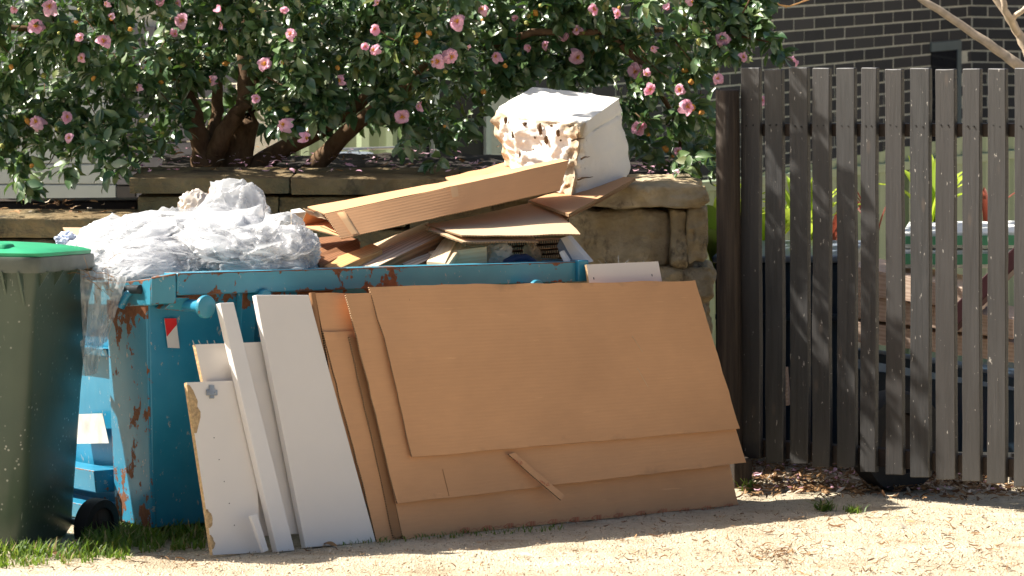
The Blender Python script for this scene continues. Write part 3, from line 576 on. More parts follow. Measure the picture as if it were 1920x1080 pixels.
pkl = ['lowest dusty plank on the trailer behind the gate', 'middle dusty plank on the trailer behind the gate', 'topmost dusty plank stacked behind the gate']
for k in range(3):
    y0 = 640 - k * 44; mb = MB(); mb.slab([W(1598, y0 - 38 - k * 8, 12.3), W(1960 - k * 60, y0 + 10 - k * 8, 11.9), W(1960 - k * 60, y0 + 48 - k * 8, 11.9), W(1598, y0, 12.3)], (.1, .28, 0), mf=0, me=0)
    tag(mb.build('plank', MT['plank'], bevel=.004), pkl[k], 'plank', 'dusty planks behind the gate')
for k, (x0, y0, x1, y1, lb) in enumerate([(1690, 436, 1925, 466, 'upper white foam crate with green printed band behind the gate'), (1665, 470, 1925, 503, 'lower white foam crate on the planks behind the gate')]):
    cr = thing('foam_crate', W(1800, y1, 12.2), lb, 'crate', 'foam crates behind the gate')
    mb = MB(); mb.slab([W(x0, y0, 12.25), W(x1, y0 - 2, 12.05), W(x1, y1, 12.05), W(x0, y1, 12.25)], (.08, .35, 0), 6, 2, .012, k, .006, 0, 0); mb.build('crate_body', MT['crate'], cr, .006)
    mb = MB(); mb.slab([W(x0 + 8, y0 + 7, 12.22), W(x1 - 12, y0 + 5, 12.03), W(x1 - 12, y1 - 7, 12.03), W(x0 + 8, y1 - 7, 12.22)], (0, .004, 0), 6, 2, .008, k, .006, 0, 0); mb.build('printed_band', MT['crate_green'], cr)
mb = MB(); mb.slab([W(1760, 600, 11.75), W(1935, 430, 11.55), W(1940, 465, 11.55), W(1765, 640, 11.75)], (.05, .07, 0), mf=0, me=0); tag(mb.build('dark_beam', MT['maroon'], bevel=.004), 'dark maroon beam leaning diagonally behind the right end of the gate', 'beam')
mb = MB(); mb.slab([W(1690, 800, 11.95), W(1760, 806, 11.9), W(1758, 872, 11.9), W(1692, 868, 11.95)], (.03, .2, 0), 3, 3, .02, 4, .01, 0, 0); tag(mb.build('red_box', MT['red']), 'small red box low behind the gate beside the tyre', 'box')
mb = MB(); mb.slab([W(1455, 690, 12.3), W(1475, 690, 12.3), W(1480, 760, 12.3), W(1460, 762, 12.3)], (.01, .03, 0), mf=0, me=0); tag(mb.build('pale_offcut', MT['plank'], bevel=.002), 'pale timber offcut upright behind the fourth gate slat gap', 'offcut')

def strap_plant(px, py, Y, label, mat, n, L, seed, spread=1.0):
    rr = random.Random(seed); base = W(px, py, Y); t = thing('strappy_plant', base, label, 'plant', 'strappy plants behind the gate')
    for k in range(n):
        a = rr.uniform(0, 2 * math.pi); l = L * rr.uniform(.65, 1.1); out = rr.uniform(.25, .8) * spread; wd = rr.uniform(.012, .022) * (1.6 if mat is MT['strap_green'] else .8); mb = MB(); vs = []; st = 9
        d = V((math.cos(a), math.sin(a), 0)); sd = V((-d.y, d.x, 0))
        for i in range(st + 1):
            s = i / st; p = base + d * (out * l * s * (.3 + .7 * s)) + V((0, 0, l * (s - .45 * out * s * s * s))); wv = wd * (1 - (2 * s - .85) ** 2 * .6 if s < .92 else .35) * (1 if i < st else .05)
            vs += [p - sd * wv + V((0, 0, .006)), p, p + sd * wv + V((0, 0, .006))]
        fs = [(3 * i + j, 3 * i + j + 1, 3 * i + j + 4, 3 * i + j + 3) for i in range(st) for j in range(2)]; mb.add(vs, fs, smooth=True); mb.build('leaf', mat, t, recalc=False)
for i, (px, py, Y, lab, mt, n, L) in enumerate([(1345, 520, 13.3, 'bright green strappy plant between the stone wall end and the gate post', 'strap_green', 26, .50),
        (1440, 500, 13.5, 'bright green strappy plant behind the second gate gap', 'strap_green', 28, .46), (1510, 490, 13.3, 'green strappy plant with red plant beside it behind the gate middle', 'strap_green', 24, .44),
        (1555, 500, 13.6, 'red bronze strappy plant behind the left half of the gate', 'strap_red', 6, .42), (1640, 480, 13.6, 'red strappy plant just left of the foam crates', 'strap_red', 5, .40),
        (1745, 450, 13.4, 'tall yellow green strappy plant above the foam crates', 'strap_green', 14, .42), (1850, 440, 13.6, 'red orange strappy plant at the right end behind the gate', 'strap_red', 5, .38)]):
    strap_plant(px, py, Y, lab, MT[mt], n, L, i + 3)

# ------------------------------------------------------------------ skip
SA = V((-1.15, 9.9, gz(9.9))); sd3 = V((.809, .588, -.063)); sp3 = V((-.588, .809, -.089)); SL = 1.767; SWd = 1.25
def K(u, v, h): return SA + sd3 * u + sp3 * v + V((0, 0, h))
skip = thing('skip_bin', SA, 'scratched blue steel skip bin full of rubbish and cardboard', 'skip bin')
def kslab(name, q, ext, mat, nx=1, ny=1, wob=0, seed=0, bevel=.004, parent=None):
    mb = MB(); mb.slab([K(*p) for p in q], ext, nx, ny, wob, seed, 0, 0, 0); return mb.build(name, mat, parent or skip, bevel)
inn = sp3.normalized(); al = sd3.normalized()
kslab('front_rim', [(0, 0, .925), (SL, 0, .925), (SL, 0.0, .848), (0, 0, .848)], inn * .10, MT['blue_lip'], 40, 4, .006, 1)
kslab('rim_corner', [(-.065, .07, .91), (-.004, 0.003, .925), (-.004, .003, .82), (-.065, .07, .815)], inn * .06 + al * .04, MT['blue_lip'], 3, 3, .003, 2)
eq = [(-.064, .30, .885), (-.064, .072, .907), (-.064, .072, .812), (-.064, .30, .80)]
kslab('end_plate', eq, al * .03, MT['blue_lip'], 6, 3, .003, 3)
kslab('end_rim', [(-.05, SWd, .86), (-.05, .302, .885), (-.05, .302, .80), (-.05, SWd, .78)], al * .06, MT['blue_lip'], 8, 3, .004, 4)
# oval slot and hook rod in the end plate
mb = MB(); c1, c2 = K(-.069, .235, .862), K(-.069, .13, .866); mb.tube([c1, c1.lerp(c2, .05), c1.lerp(c2, .95), c2], [.008, .016, .016, .008], 12); mb.build('slot', MT['dark'], skip)
mb = MB(); mb.tube([K(-.06, .2, .865), K(-.085, .205, .845), K(-.10, .22, .80)], .014, 10); mb.build('hook_rod', MT['blue'], skip)
kslab('front_panel', [(-.055, .11, .86), (SL - .05, .11, .86), (SL - .08, .20, .03), (0.0, .17, .03)], inn * .012, MT['blue'], 20, 10, .012, 6)
kslab('corner_post', [(-.062, .40, .82), (-.062, .112, .82), (-.006, .172, .03), (-.006, .44, .03)], al * .02, MT['blue_rusty'], 6, 14, .003, 7)
kslab('end_panel', [(.02, SWd - .02, .80), (.02, .40, .80), (.06, .44, .06), (.06, SWd - .1, .06)], al * .012, MT['blue'], 8, 8, .008, 8)
for h0, h1, o_ in ((.64, .61, .05), (.21, .13, .10), (.09, .035, .13)):
    kslab('end_rib', [(.02 - o_, SWd - .05, h0), (.02 - o_, .46, h0), (.03 - o_, .46, h1), (.03 - o_, SWd - .05, h1)], al * o_, MT['blue'], 4, 1)
kslab('far_end_panel', [(SL - .03, .09, .90), (SL - .03, SWd, .90), (SL - .08, SWd - .1, .04), (SL - .08, .2, .04)], -al * .012, MT['blue'], 4, 4, .006, 9)
kslab('far_end_rim', [(SL + .002, -.02, .93), (SL + .05, SWd, .92), (SL + .05, SWd, .86), (SL + .002, -.02, .85)], -al * .05, MT['blue'], 4, 2, .003, 9)
kslab('back_panel', [(0, SWd, .86), (SL, SWd, .90), (SL, SWd - .1, .04), (0, SWd - .1, .04)], inn * .012, MT['blue'], 8, 4, .008, 10)
kslab('floor', [(0.05, .18, .05), (SL - .08, .18, .05), (SL - .08, SWd - .1, .05), (.05, SWd - .1, .05)], V((0, 0, -.012)), MT['blue'])
for u in (.30, .95, 1.55):
    kslab('front_rib', [(u, .07, .845), (u + .06, .07, .845), (u + .06, .15, .04), (u, .15, .04)], inn * .04, MT['blue'], 1, 6)
for (u, v0, v1, h, r_, lab) in ((.049, .10, -.10, .812, .039, None), (.341, .08, -.005, .835, .026, None), (1.486, .10, -.06, .828, .036, None)):
    mb = MB(); mb.tube([K(u, v0, h), K(u, v1, h)], .021, 14); to = mb.build('lifting_lug', MT['blue'], skip)
    mb = MB(); c0 = K(u, v1 - .008, h); disc(mb, c0, -inn + V((.25, 0, 0)), r_, .018, 24); mb.build('lug_disc', MT['blue_lip'], to, .002)
kslab('lug_bracket', [(.0, .0, .842), (.05, .0, .842), (.05, .03, .79), (-.03, .04, .80)], inn * .07, MT['blue_lip'])
# reflector: red and silver
def pnl(px, py, v=.118): # on the front panel
    n = -inn; return hit(px, py, K(0.3, v, .4) , (K(1, .11, .86) - K(0, .11, .86)).cross(K(0, .17, .03) - K(0, .11, .86)).normalized())
rq = [(308, 597), (330, 597), (337, 653), (315, 652)]
mb = MB(); P_ = [pnl(*q, v=.128) for q in rq]; mb.slab(P_, inn * .002, mf=0, me=0); rf = mb.build('reflective_sticker', MT['silver'], skip)
mb = MB(); T_ = [P_[0], P_[1], P_[1].lerp(P_[2], .2), P_[0].lerp(P_[3], .62)]; mb.slab([p - inn * .0025 for p in T_], inn * .0015, mf=0, me=0); mb.build('red_stripe', MT['red'], rf)
mb = MB(); mb.slab([hit(x, y, K(.01, .6, .4), -al) for x, y in ((140, 777), (192, 775), (204, 831), (140, 832))], al * .002, mf=0, me=0); mb.build('white_sticker', MT['decal'], skip)

# ------------------------------------------------------------------ boards leaning on the skip
b0, b1 = G(740, 1011), G(1385, 946); bd = (b1 - b0).normalized(); bm = V((bd.y, -bd.x, 0)).normalized()
LE = R(17.0); bn = (bm * math.cos(LE) + V((0, 0, 1)) * math.sin(LE)).normalized(); bn = (bn - bd * bn.dot(bd)).normalized()
def BP(px, py, o=0): return hit(px, py, b0 + bn * o, bn)
def board(name, q, o, th, mats, label, cat, nx=10, ny=10, wob=.004, seed=1, jag=.001, group=None, bevel=0, wf=2.0, bend=None, os=None):
    os = os or (o, o, o, o); mb = MB(); mb.slab([BP(*p, k) for p, k in zip(q, os)], -bn * th, nx, ny, wob, seed, jag, 0, 1, wf, bend)
    ob = mb.build(name, mats, None, bevel); return tag(ob, label, cat, group)
CM = [MT['card'], MT['flute']]; WM = [MT['white'], MT['white']]
# flat cardboard sheets
GC = 'flattened cardboard leaning on the skip'
rear = board('cardboard_sheet', [(672, 610), (1300, 585), (1384, 946), (757, 1011)], .004, .006, CM, 'rearmost wide cardboard sheet standing on the ground, red marks along its bottom', 'cardboard', 30, 14, .006, 2, .002, GC)
midc = board('cardboard_sheet', [(648, 551), (1302, 533), (1397, 868), (746, 944)], .022, .007, CM, 'middle wide cardboard sheet with its lower edge half way down the stack', 'cardboard', 30, 14, 0.009, 3, .004, GC, bend=lambda a, b: .018 * max(0, b - .8) * 5 * (.5 - abs(a - .5)))
frnt = board('cardboard_sheet', [(696, 537), (1303, 526), (1387, 804), (774, 857)], .040, .006, CM, 'front wide cardboard sheet, topmost of the leaning stack', 'cardboard', 34, 16, .011, 4, .004, GC, bend=lambda a, b: -.02 * max(0, .12 - a) * 8 * max(0, 1 - b * 3) + .012 * math.sin(a * 6) * max(0, .25 - b))
nar = board('cardboard_sheet', [(606, 622), (680, 621), (766, 1009), (706, 1016)], -.016, .008, CM, 'narrow cardboard sheet between white panel and wide cardboard', 'cardboard', 8, 16, .012, 5, .003, GC)
nar2 = board('cardboard_sheet', [(655, 632), (686, 632), (764, 1003), (738, 1008)], -.004, .010, [MT['card_dark'], MT['flute']], 'thin dark cardboard edge squeezed beside the narrow cardboard sheet', 'cardboard', 6, 14, .006, 15, .003, GC)
fold = board('folded_carton', [(590, 549), (705, 551), (770, 938), (662, 946)], -.030, .012, [MT['card'], MT['flute']], 'folded brown carton with dark crushed left edge beside the white panel', 'cardboard', 10, 16, .010, 6, .003, GC)
mb = MB(); mb.tube([BP(585, 549, -.030), BP(598, 640, -.028), BP(622, 765, -.030), BP(640, 870, -.03), BP(659, 946, -.03)], [.012, .013, .010, .012, .009], 8, 0); mb.build('crushed_edge', MT['card_dark'], fold)
# creases and dents on the sheets (parts)
def decal(parent, pts, o, mat, name, r=.0012):
    mb = MB(); mb.tube([BP(x, y, o) for x, y in pts], r, 5); return mb.build(name, mat, parent)
decal(frnt, [(767, 560), (776, 600), (785, 650)], .041, MT['card_dark'], 'crease', .0014); decal(frnt, [(1205, 660), (1192, 640), (1185, 630)], .041, MT['card_pale'], 'scuff', .001); decal(frnt, [(1195, 690), (1215, 725)], .041, MT['card_pale'], 'scuff', .001); decal(midc, [(830, 880), (842, 930)], .023, MT['card_dark'], 'crease', .001)
decal(frnt, [(780, 640), (832, 636)], .0405, MT['card_dark'], 'crease', .0006); decal(frnt, [(827, 770), (868, 766)], .0405, MT['card_dark'], 'crease', .0006)
def mark(parent, px, py, o, sc=1.0, rot=0.0):
    mb = MB(); ca, sa = math.cos(rot), math.sin(rot)
    def P(x, y): return BP(px + (x * ca - y * sa) * sc, py + (x * sa + y * ca) * sc, o)
    def ln(pts, r=.0011): mb.tube([P(*p) for p in pts], r, 4)
    ln([(0, 0), (9, -5), (9, 5), (0, 0)]); 
    for k in (12, 15, 18): ln([(k, -5), (k - 1, 5)])
    ln([(21, 2), (27, -2), (33, 1), (38, -3)], .0006); mb.build('printed_mark', MT['print'], parent)
for k in range(13):
    x = 862 + k * 41.2; mark(rear, x, 995 - (x - 862) * .094 + (2 if k > 9 else 0), .008, 1.0, -.1)
st = thing('printed_strip', BP(1000, 890, .05), 'narrow cardboard strip with red arrow marks poking out below the front sheet', 'strip')
mb = MB(); mb.slab([BP(953, 852, .038), BP(964, 848, .040), BP(1060, 930, .075), BP(1052, 938, .075)], -bn * .006, 2, 8, .002, 1, .001, 0, 1); mb.build('strip', CM, st)
for (x, y) in ((966, 858), (1016, 898)):
    mb = MB(); pl = lambda a, b, q=(x, y): BP(q[0] + a, q[1] + b, .042 + (q[0] + a - 953) * .00036 + .0035); mb.tube([pl(8, 12), pl(13, 12), pl(12, 7), pl(8, 12)], .001, 4)
    for k in range(3): mb.tube([pl(k * 3 - 2, 2 + k * 2), pl(k * 3 - 1, 6 + k * 2.2)], .001, 4)
    mb.build('printed_mark', MT['print'], st)
# white panels
chip = board('chipped_panel', [(350, 717), (472, 712), (489, 1036), (399, 1041)], -.030, .018, [MT['white'], MT['chip']], 'white laminated chipboard panel with broken edge and hinge plate', 'panel', 6, 10, .001, 7, .0005)
def chunk(px0, px1, y0, y1, seed):
    rr = random.Random(seed); mb = MB(); n = 9; vs = []
    for i in range(n + 1):
        t = i / n; y = y0 + (y1 - y0) * t; xl = 350 + (y - 717) * (399 - 350) / (1041 - 717); w_ = (px1 - px0) * math.sin(math.pi * min(.98, max(.04, t))) ** .5 * rr.uniform(.7, 1.05)
        vs += [BP(xl - .5, y, -.0295), BP(xl + w_, y, -.0290), BP(xl + w_ * .5, y, -.0272 + rr.uniform(-.001, .001))]
    mb.add(vs, [f for i in range(n) for f in ((3 * i, 3 * i + 2, 3 * i + 5, 3 * i + 3), (3 * i + 2, 3 * i + 1, 3 * i + 4, 3 * i + 5))], 0, smooth=True); mb.build('broken_edge', MT['chip'], chip, recalc=False)
chunk(350, 368, 722, 812, 1); chunk(385, 396, 955, 990, 2); chunk(390, 398, 1003, 1030, 3)
hp = MB()
def hb(x0, y0, x1, y1, o): hp.slab([BP(x0, y0, o), BP(x1, y0, o), BP(x1, y1, o), BP(x0, y1, o)], -bn * (o + .0305), mf=0, me=0)
hb(388, 731, 408, 741, -.024); hb(393, 722, 402, 731.3, -.025); hb(394, 741.2, 402, 747, -.025); disc(hp, BP(392, 736, -.023), bn, .0035, .004, 10); disc(hp, BP(404, 736, -.023), bn, .0035, .004, 10); hp.build('hinge_plate', MT['steel'], chip, .001)
for k in range(5): decal(chip, [(401 + k * 9.5, 820 + k * 41), (401.8 + k * 9.5, 821.5 + k * 41)], -.0295, MT['black'], 'pin_hole', .0016)
board('short_white_panel', [(366, 646), (492, 641), (560, 985), (440, 995)], -.055, .017, [MT['white'], MT['chip']], 'short white panel with nails on top, behind the chipped panel', 'panel', 4, 4, .001, 8, .0005)
for k, (x, a) in enumerate(((361, -6), (373, -7), (387, -5), (401, -4), (460, -5))):
    pass
nl = bpy.data.objects
for (x, dx) in ((362, -4), (374, -5), (388, -3), (402, -4)): decal(nl['short_white_panel'], [(x + 3, 648), (x + dx + 3, 638)], -.058, MT['steel'], 'nail', .0014)
board('grey_white_panel', [(436, 712), (505, 712), (566, 1000), (486, 1005)], -.052, .015, WM, 'white panel in shadow seen between the skirting board and the wide panel', 'panel', 4, 4, .001, 9, .0005)
board('skirting_board', [(412, 568), (438, 567), (553, 1032), (520, 1035)], .004, .030, [MT['white_paint']] * 2, 'long narrow white skirting board leaning diagonally', 'skirting board', 4, 12, .002, 10, .0005, None, .002)
wide = board('wide_white_panel', [(480, 553), (579, 553), (705, 1016), (573, 1027)], -.012, .026, [MT['white'], MT['white_paint']], 'wide white panel leaning beside the brown carton', 'panel', 6, 12, .002, 11, .0005, None, .002)
board('white_offcut', [(470, 967), (483, 963), (504, 1032), (494, 1036)], .022, .016, [MT['white_paint']] * 2, 'small white timber offcut on the ground by the skirting board', 'offcut', 2, 4, .001, 12, .0005, None, .002)
rw = board('nailed_white_panel', [(1100, 496), (1234, 490), (1262, 640), (1122, 650)], -.020, .012, [MT['white'], MT['chip']], 'white panel with bent nails standing above the wide cardboard at right', 'panel', 6, 4, .003, 13, .001)
for (x, y, dx, dy) in ((1128, 494, -6, -6), (1138, 494, -4, -5), (1160, 493, -1, -14), (1172, 493, 8, -6), (1180, 492, -4, -2), (1205, 492, 3, -3)): decal(rw, [(x, y), (x + dx * .5, y + dy * .6), (x + dx, y + dy)], -.024, MT['steel'], 'nail', .0009)
for (x, y) in ((1113, 522), (1222, 516)): decal(rw, [(x, y - 2), (x + .8, y + 2)], -.0195, MT['black'], 'nail_head', .0018)

# ------------------------------------------------------------------ rubbish in the skip
def prism(name, pts, ext, mats, label, cat, nx=1, ny=1, wob=0, seed=1, jag=0, group=None, bevel=.002, parent=None):
    mb = MB(); mb.slab([W(*p) for p in pts], ext, nx, ny, wob, seed, jag, 0, 1)
    o = mb.build(name, mats, parent, bevel); return tag(o, label, cat, group) if label else o
dn = lambda t: V((0, 0, -t))
tube = thing('cardboard_tube', W(640, 447, 10.7), 'long folded three sided cardboard box lying across the top of the heap', 'cardboard')
A0, A1, A2 = W(608, 402, 10.68), W(641, 447, 10.62), W(562, 425, 10.95)
T0, T1, T2 = W(1066, 302, 11.30), W(1050, 356, 11.22), W(1035, 330, 11.55)
def cs(name, q, seed, th=.005, mats=None, wb_=.004):
    mb = MB(); n = (V(q[1]) - V(q[0])).cross(V(q[3]) - V(q[0])).normalized(); mb.slab(q, n * th, 20, 5, wb_, seed, .002, 0, 1); return mb.build(name, mats or CM, tube)
A3 = W(576, 388, 10.92); T3 = W(1050, 298, 11.48)
cs('front_flap', [A0, T0, T1, A1], 21, .005, None, .0012); cs('top_flap', [A3, T3, T0 + V((0, .002, .002)), A0 + V((0, .004, .001))], 22)
cs('back_flap', [T3 - V((0, 0, .004)), A3 - V((0, 0, .004)), A2, T2], 23); cs('bottom_flap', [A1 + V((0, .006, 0)), T1 + V((0, .006, 0)), T2, A2], 24)
mb = MB(); mb.slab([A3 + V((-.015, -.02, .0)), A0 + V((-.006, -.006, .004)), A0 + V((.012, -.020, -.016)), A3 + V((.014, -.025, -.024))], V((.003, .003, 0)), 5, 5, .012, 3, .01, 0, 1); mb.build('torn_end_flap', [MT['card_pale'], MT['flute']], tube)
def onf(s, t, off=-.0020): return A0.lerp(T0, s).lerp(A1.lerp(T1, s), t) + V((.001, off, .001))
for (s0_, s1_, t0_, t1_) in ((.045, .075, .05, .95), (.50, .53, .0, .42)):
    mb = MB(); mb.slab([onf(s0_, t0_), onf(s1_, t0_), onf(s1_, t1_), onf(s0_, t1_)], V((0, .0008, 0)), 3, 3, 0, 5, .001, 0, 0); mb.build('tape', MT['tape'], tube)
prism('flat_cardboard', [(797, 418, 10.98), (1022, 374, 11.45), (1089, 440, 10.98), (866, 442, 10.74)], dn(.006), [MT['card_pale'], MT['flute']], 'flat cardboard sheet with a sunlit corner under the long folded box', 'cardboard', 16, 10, .012, 31, .003, bevel=0)
prism('lower_flat_cardboard', [(800, 430, 10.9), (980, 425, 11.1), (1010, 452, 10.9), (868, 455, 10.72)], dn(.006), [MT['card_pale'], MT['flute']], 'second cardboard sheet just under the sunlit flat one', 'cardboard', 10, 6, .01, 32, .003, bevel=0)
prism('foam_underlay_cardboard', [(990, 376, 11.4), (1150, 330, 12.05), (1192, 335, 11.90), (1066, 402, 11.12)], dn(.012), CM, 'cardboard sheet sticking out under the white foam block', 'cardboard', 10, 8, .006, 33, .002, bevel=0)
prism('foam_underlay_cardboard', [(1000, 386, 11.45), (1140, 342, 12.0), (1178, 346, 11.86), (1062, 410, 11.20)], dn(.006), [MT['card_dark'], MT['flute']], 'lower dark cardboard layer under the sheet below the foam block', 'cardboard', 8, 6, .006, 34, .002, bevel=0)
prism('timber_beam', [(640, 502, 10.62), (802, 427, 11.05), (835, 437, 10.97), (706, 500, 10.56)], dn(.062), [MT['weathered'], MT['hardwood']], 'thick weathered timber beam with a pale sawn top, propped on the front rim', 'beam', 6, 1, .001, 1)
prism('lower_timber', [(752, 492, 10.72), (836, 462, 10.95), (842, 470, 10.90), (765, 503, 10.66)], dn(.05), [MT['weathered'], MT['hardwood']], 'brown timber length directly under the thick beam end', 'beam')
prism('pine_batten', [(800, 490, 10.72), (840, 434, 11.05), (863, 433, 11.02), (835, 492, 10.68)], dn(.03), [MT['pine']] * 2, 'upper pale pine batten right of the thick beam', 'batten')
prism('pine_batten', [(815, 495, 10.70), (862, 448, 10.98), (874, 450, 10.95), (840, 497, 10.66)], dn(.03), [MT['pine']] * 2, 'lower pale pine batten with rounded end right of the thick beam', 'batten', bevel=.008)
prism('pine_block', [(800, 470, 10.9), (905, 459, 10.95), (913, 462, 10.86), (808, 476, 10.80)], dn(.075), [MT['pine']] * 2, 'pale pine block lying level behind the front rim', 'block')
prism('beige_board', [(670, 470, 11.05), (803, 415, 11.15), (806, 446, 10.95), (690, 500, 10.72)], dn(.012), [MT['card_pale']] * 2, 'plain beige board behind the thick timber beam', 'board', bevel=.001)
prism('plywood_piece', [(595, 497, 10.56), (698, 457, 10.82), (716, 468, 10.74), (632, 504, 10.47)], dn(.03), [MT['ply']] * 2, 'orange plywood piece with a notched edge left of the thick beam', 'plywood', 8, 3, .002, 4, .006)
prism('brown_offcut', [(585, 482, 10.62), (671, 446, 10.90), (676, 464, 10.82), (600, 498, 10.5)], dn(.02), [MT['hardwood']] * 2, 'flat reddish brown timber offcut next to the white plastic', 'offcut')
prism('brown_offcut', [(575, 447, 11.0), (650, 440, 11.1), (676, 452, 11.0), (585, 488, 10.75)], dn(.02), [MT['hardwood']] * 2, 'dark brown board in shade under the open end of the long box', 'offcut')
prism('white_offcut_block', [(545, 393, 11.2), (562, 390, 11.3), (574, 397, 11.22), (547, 400, 11.15)], dn(.06), [MT['crate'], MT['pine']], 'small white topped block behind the open end of the long box', 'block')
for k in range(4):
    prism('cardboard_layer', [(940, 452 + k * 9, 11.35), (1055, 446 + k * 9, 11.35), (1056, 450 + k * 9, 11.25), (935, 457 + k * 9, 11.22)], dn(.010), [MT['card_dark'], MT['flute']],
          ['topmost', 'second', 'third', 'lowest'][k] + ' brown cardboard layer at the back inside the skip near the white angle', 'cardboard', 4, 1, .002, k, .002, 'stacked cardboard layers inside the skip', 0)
wa = thing('white_angle', W(1070, 490, 11.0), 'white folded metal angle standing in the right end of the skip', 'trim')
prism('face', [(1050, 447, 11.06), (1062, 443, 11.06), (1104, 492, 10.98), (1080, 500, 10.98)], V((.02, .03, 0)), [MT['white']] * 2, None, None, parent=wa, bevel=.001)
prism('flange', [(1044, 462, 11.02), (1050, 447.5, 11.055), (1079, 500, 10.975), (1066, 508, 10.95)], V((.004, .006, 0)), [MT['trailer_rim']] * 2, None, None, parent=wa, bevel=.001)
prism('white_strip', [(1048, 474, 10.95), (1053, 470, 10.95), (1072, 498, 10.92), (1062, 502, 10.92)], V((.01, .02, 0)), [MT['white']] * 2, 'short white strip beside the white metal angle in the skip', 'strip')
mb = MB(); mb.tube([W(940, 512, 10.86), W(950, 492, 10.90), W(965, 484, 10.94), (W(985, 483, 10.98)), W(1000, 492, 11.0), W(1006, 512, 11.0)], .016, 10); tag(mb.build('blue_hose', MT['hose']), 'dark blue hose loop just above the front rim', 'hose')
def crumple(name, c, rx, ry, rz, mat, label, cat, seed, amp=.35, sub=5, f=3.0, parent=None, tilt=0, part=None, two=None):
    b = bmesh.new(); bmesh.ops.create_icosphere(b, subdivisions=sub, radius=1); o3 = V((seed * 3.3, seed * 1.7, seed * .9)); vs = []
    rf_ = random.Random(seed); fa = [V([rf_.gauss(0, 1) for _ in range(3)]).normalized() for _ in range(3)]
    for v in b.verts:
        p = v.co.copy(); k = p * f + o3
        if sub == 6:
            d = 1 + .30 * amp * noise.noise(p * 1.3 + o3)
            for q_, (a_, am, ff) in enumerate(zip(fa, (.20, .12, .045), (1.5, 2.9, 6.0))):
                al_ = p.dot(a_); wq = p - a_ * al_; pr = V((al_ * ff + .9 * noise.noise(p * 1.7 + o3), wq.x * ff * .16, wq.y * ff * .16 + q_ * 3 + seed))
                rg_ = 1 - abs(2 * noise.noise(pr)); d += amp * am * 1.5 * (rg_ * rg_ * abs(rg_) - .35)
            ct, st_ = math.cos(tilt), math.sin(tilt); q = V((p.x * rx * d, p.y * ry * d, p.z * rz * d)); vs.append(V(c) + V((q.x * ct - q.z * st_, q.y, q.x * st_ + q.z * ct))); continue
        r1 = 1 - abs(noise.noise(k)) * 2; r2 = 1 - abs(noise.noise(V((k.x * 2.6, k.y * 2.6, k.z * 1.1)) + V((4, 2, 7)))) * 2; r3 = noise.noise(p * 1.3 + o3)
        d = 1 + amp * (.35 * r1 * abs(r1) + (.10 if sub == 6 else .28) * r2 + .6 * r3); ct, st_ = math.cos(tilt), math.sin(tilt)
        q = V((p.x * rx * d, p.y * ry * d, p.z * rz * d)); q = V((q.x * ct - q.z * st_, q.y, q.x * st_ + q.z * ct)); vs.append(V(c) + q)
    b.verts.index_update(); mb = MB() if two is None else two; mb.add(vs, [[v.index for v in fc.verts] for fc in b.faces], 0, smooth=True); b.free()
    if two is not None: return
    o = mb.build(name, mat, parent, recalc=False); return tag(o, label, cat) if label else o
crumple('crumpled_tissue', W(935, 480, 10.95), .045, .04, .045, MT['tissue'], 'crumpled pale paper behind the front rim', 'paper', 3, .6, 4)
crumple('paper_bag', W(997, 478, 11.05), .026, .025, .045, MT['paper'], 'small twisted brown paper bag standing in the skip', 'bag', 5, .7, 4)
prism('kraft_sheet', [(835, 330, 11.75), (955, 300, 11.95), (975, 322, 11.75), (850, 345, 11.55)], dn(.005), CM, 'curved brown cardboard sheet behind the long folded box', 'cardboard', 14, 8, .035, 8, .004, bevel=0)
prism('left_cardboard', [(117, 426, 11.1), (225, 426, 11.15), (262, 470, 10.85), (150, 470, 10.8)], dn(.006), [MT['card_pale'], MT['flute']], 'pale cardboard corner poking out at the left end of the plastic', 'cardboard', 4, 4, .004, 41, .002, bevel=0)
crumple('blue_cloth', W(127, 450, 10.75), .032, .03, .024, MT['cloth'], 'small crumpled pale blue cloth beside the green lid', 'cloth', 12, .9, 4)
prism('pale_offcut_end', [(317, 408, 11.0), (350, 396, 11.05), (375, 402, 10.98), (322, 416, 10.95)], dn(.05), [MT['pine']] * 2, 'pale timber end poking out of the plastic left of the round bag', 'offcut')
crumple('cream_paper', W(368, 390, 11.1), .055, .05, .06, MT['tissue'], 'cream paper sheet bulging left of the round clear bag', 'paper', 15, .5, 4)
prism('orange_corner', [(392, 352, 11.2), (405, 343, 11.2), (412, 380, 11.18), (385, 380, 11.18)], V((0, .01, 0)), [MT['card'], MT['flute']], 'small cardboard corner behind the top of the clear bag', 'cardboard', bevel=0)

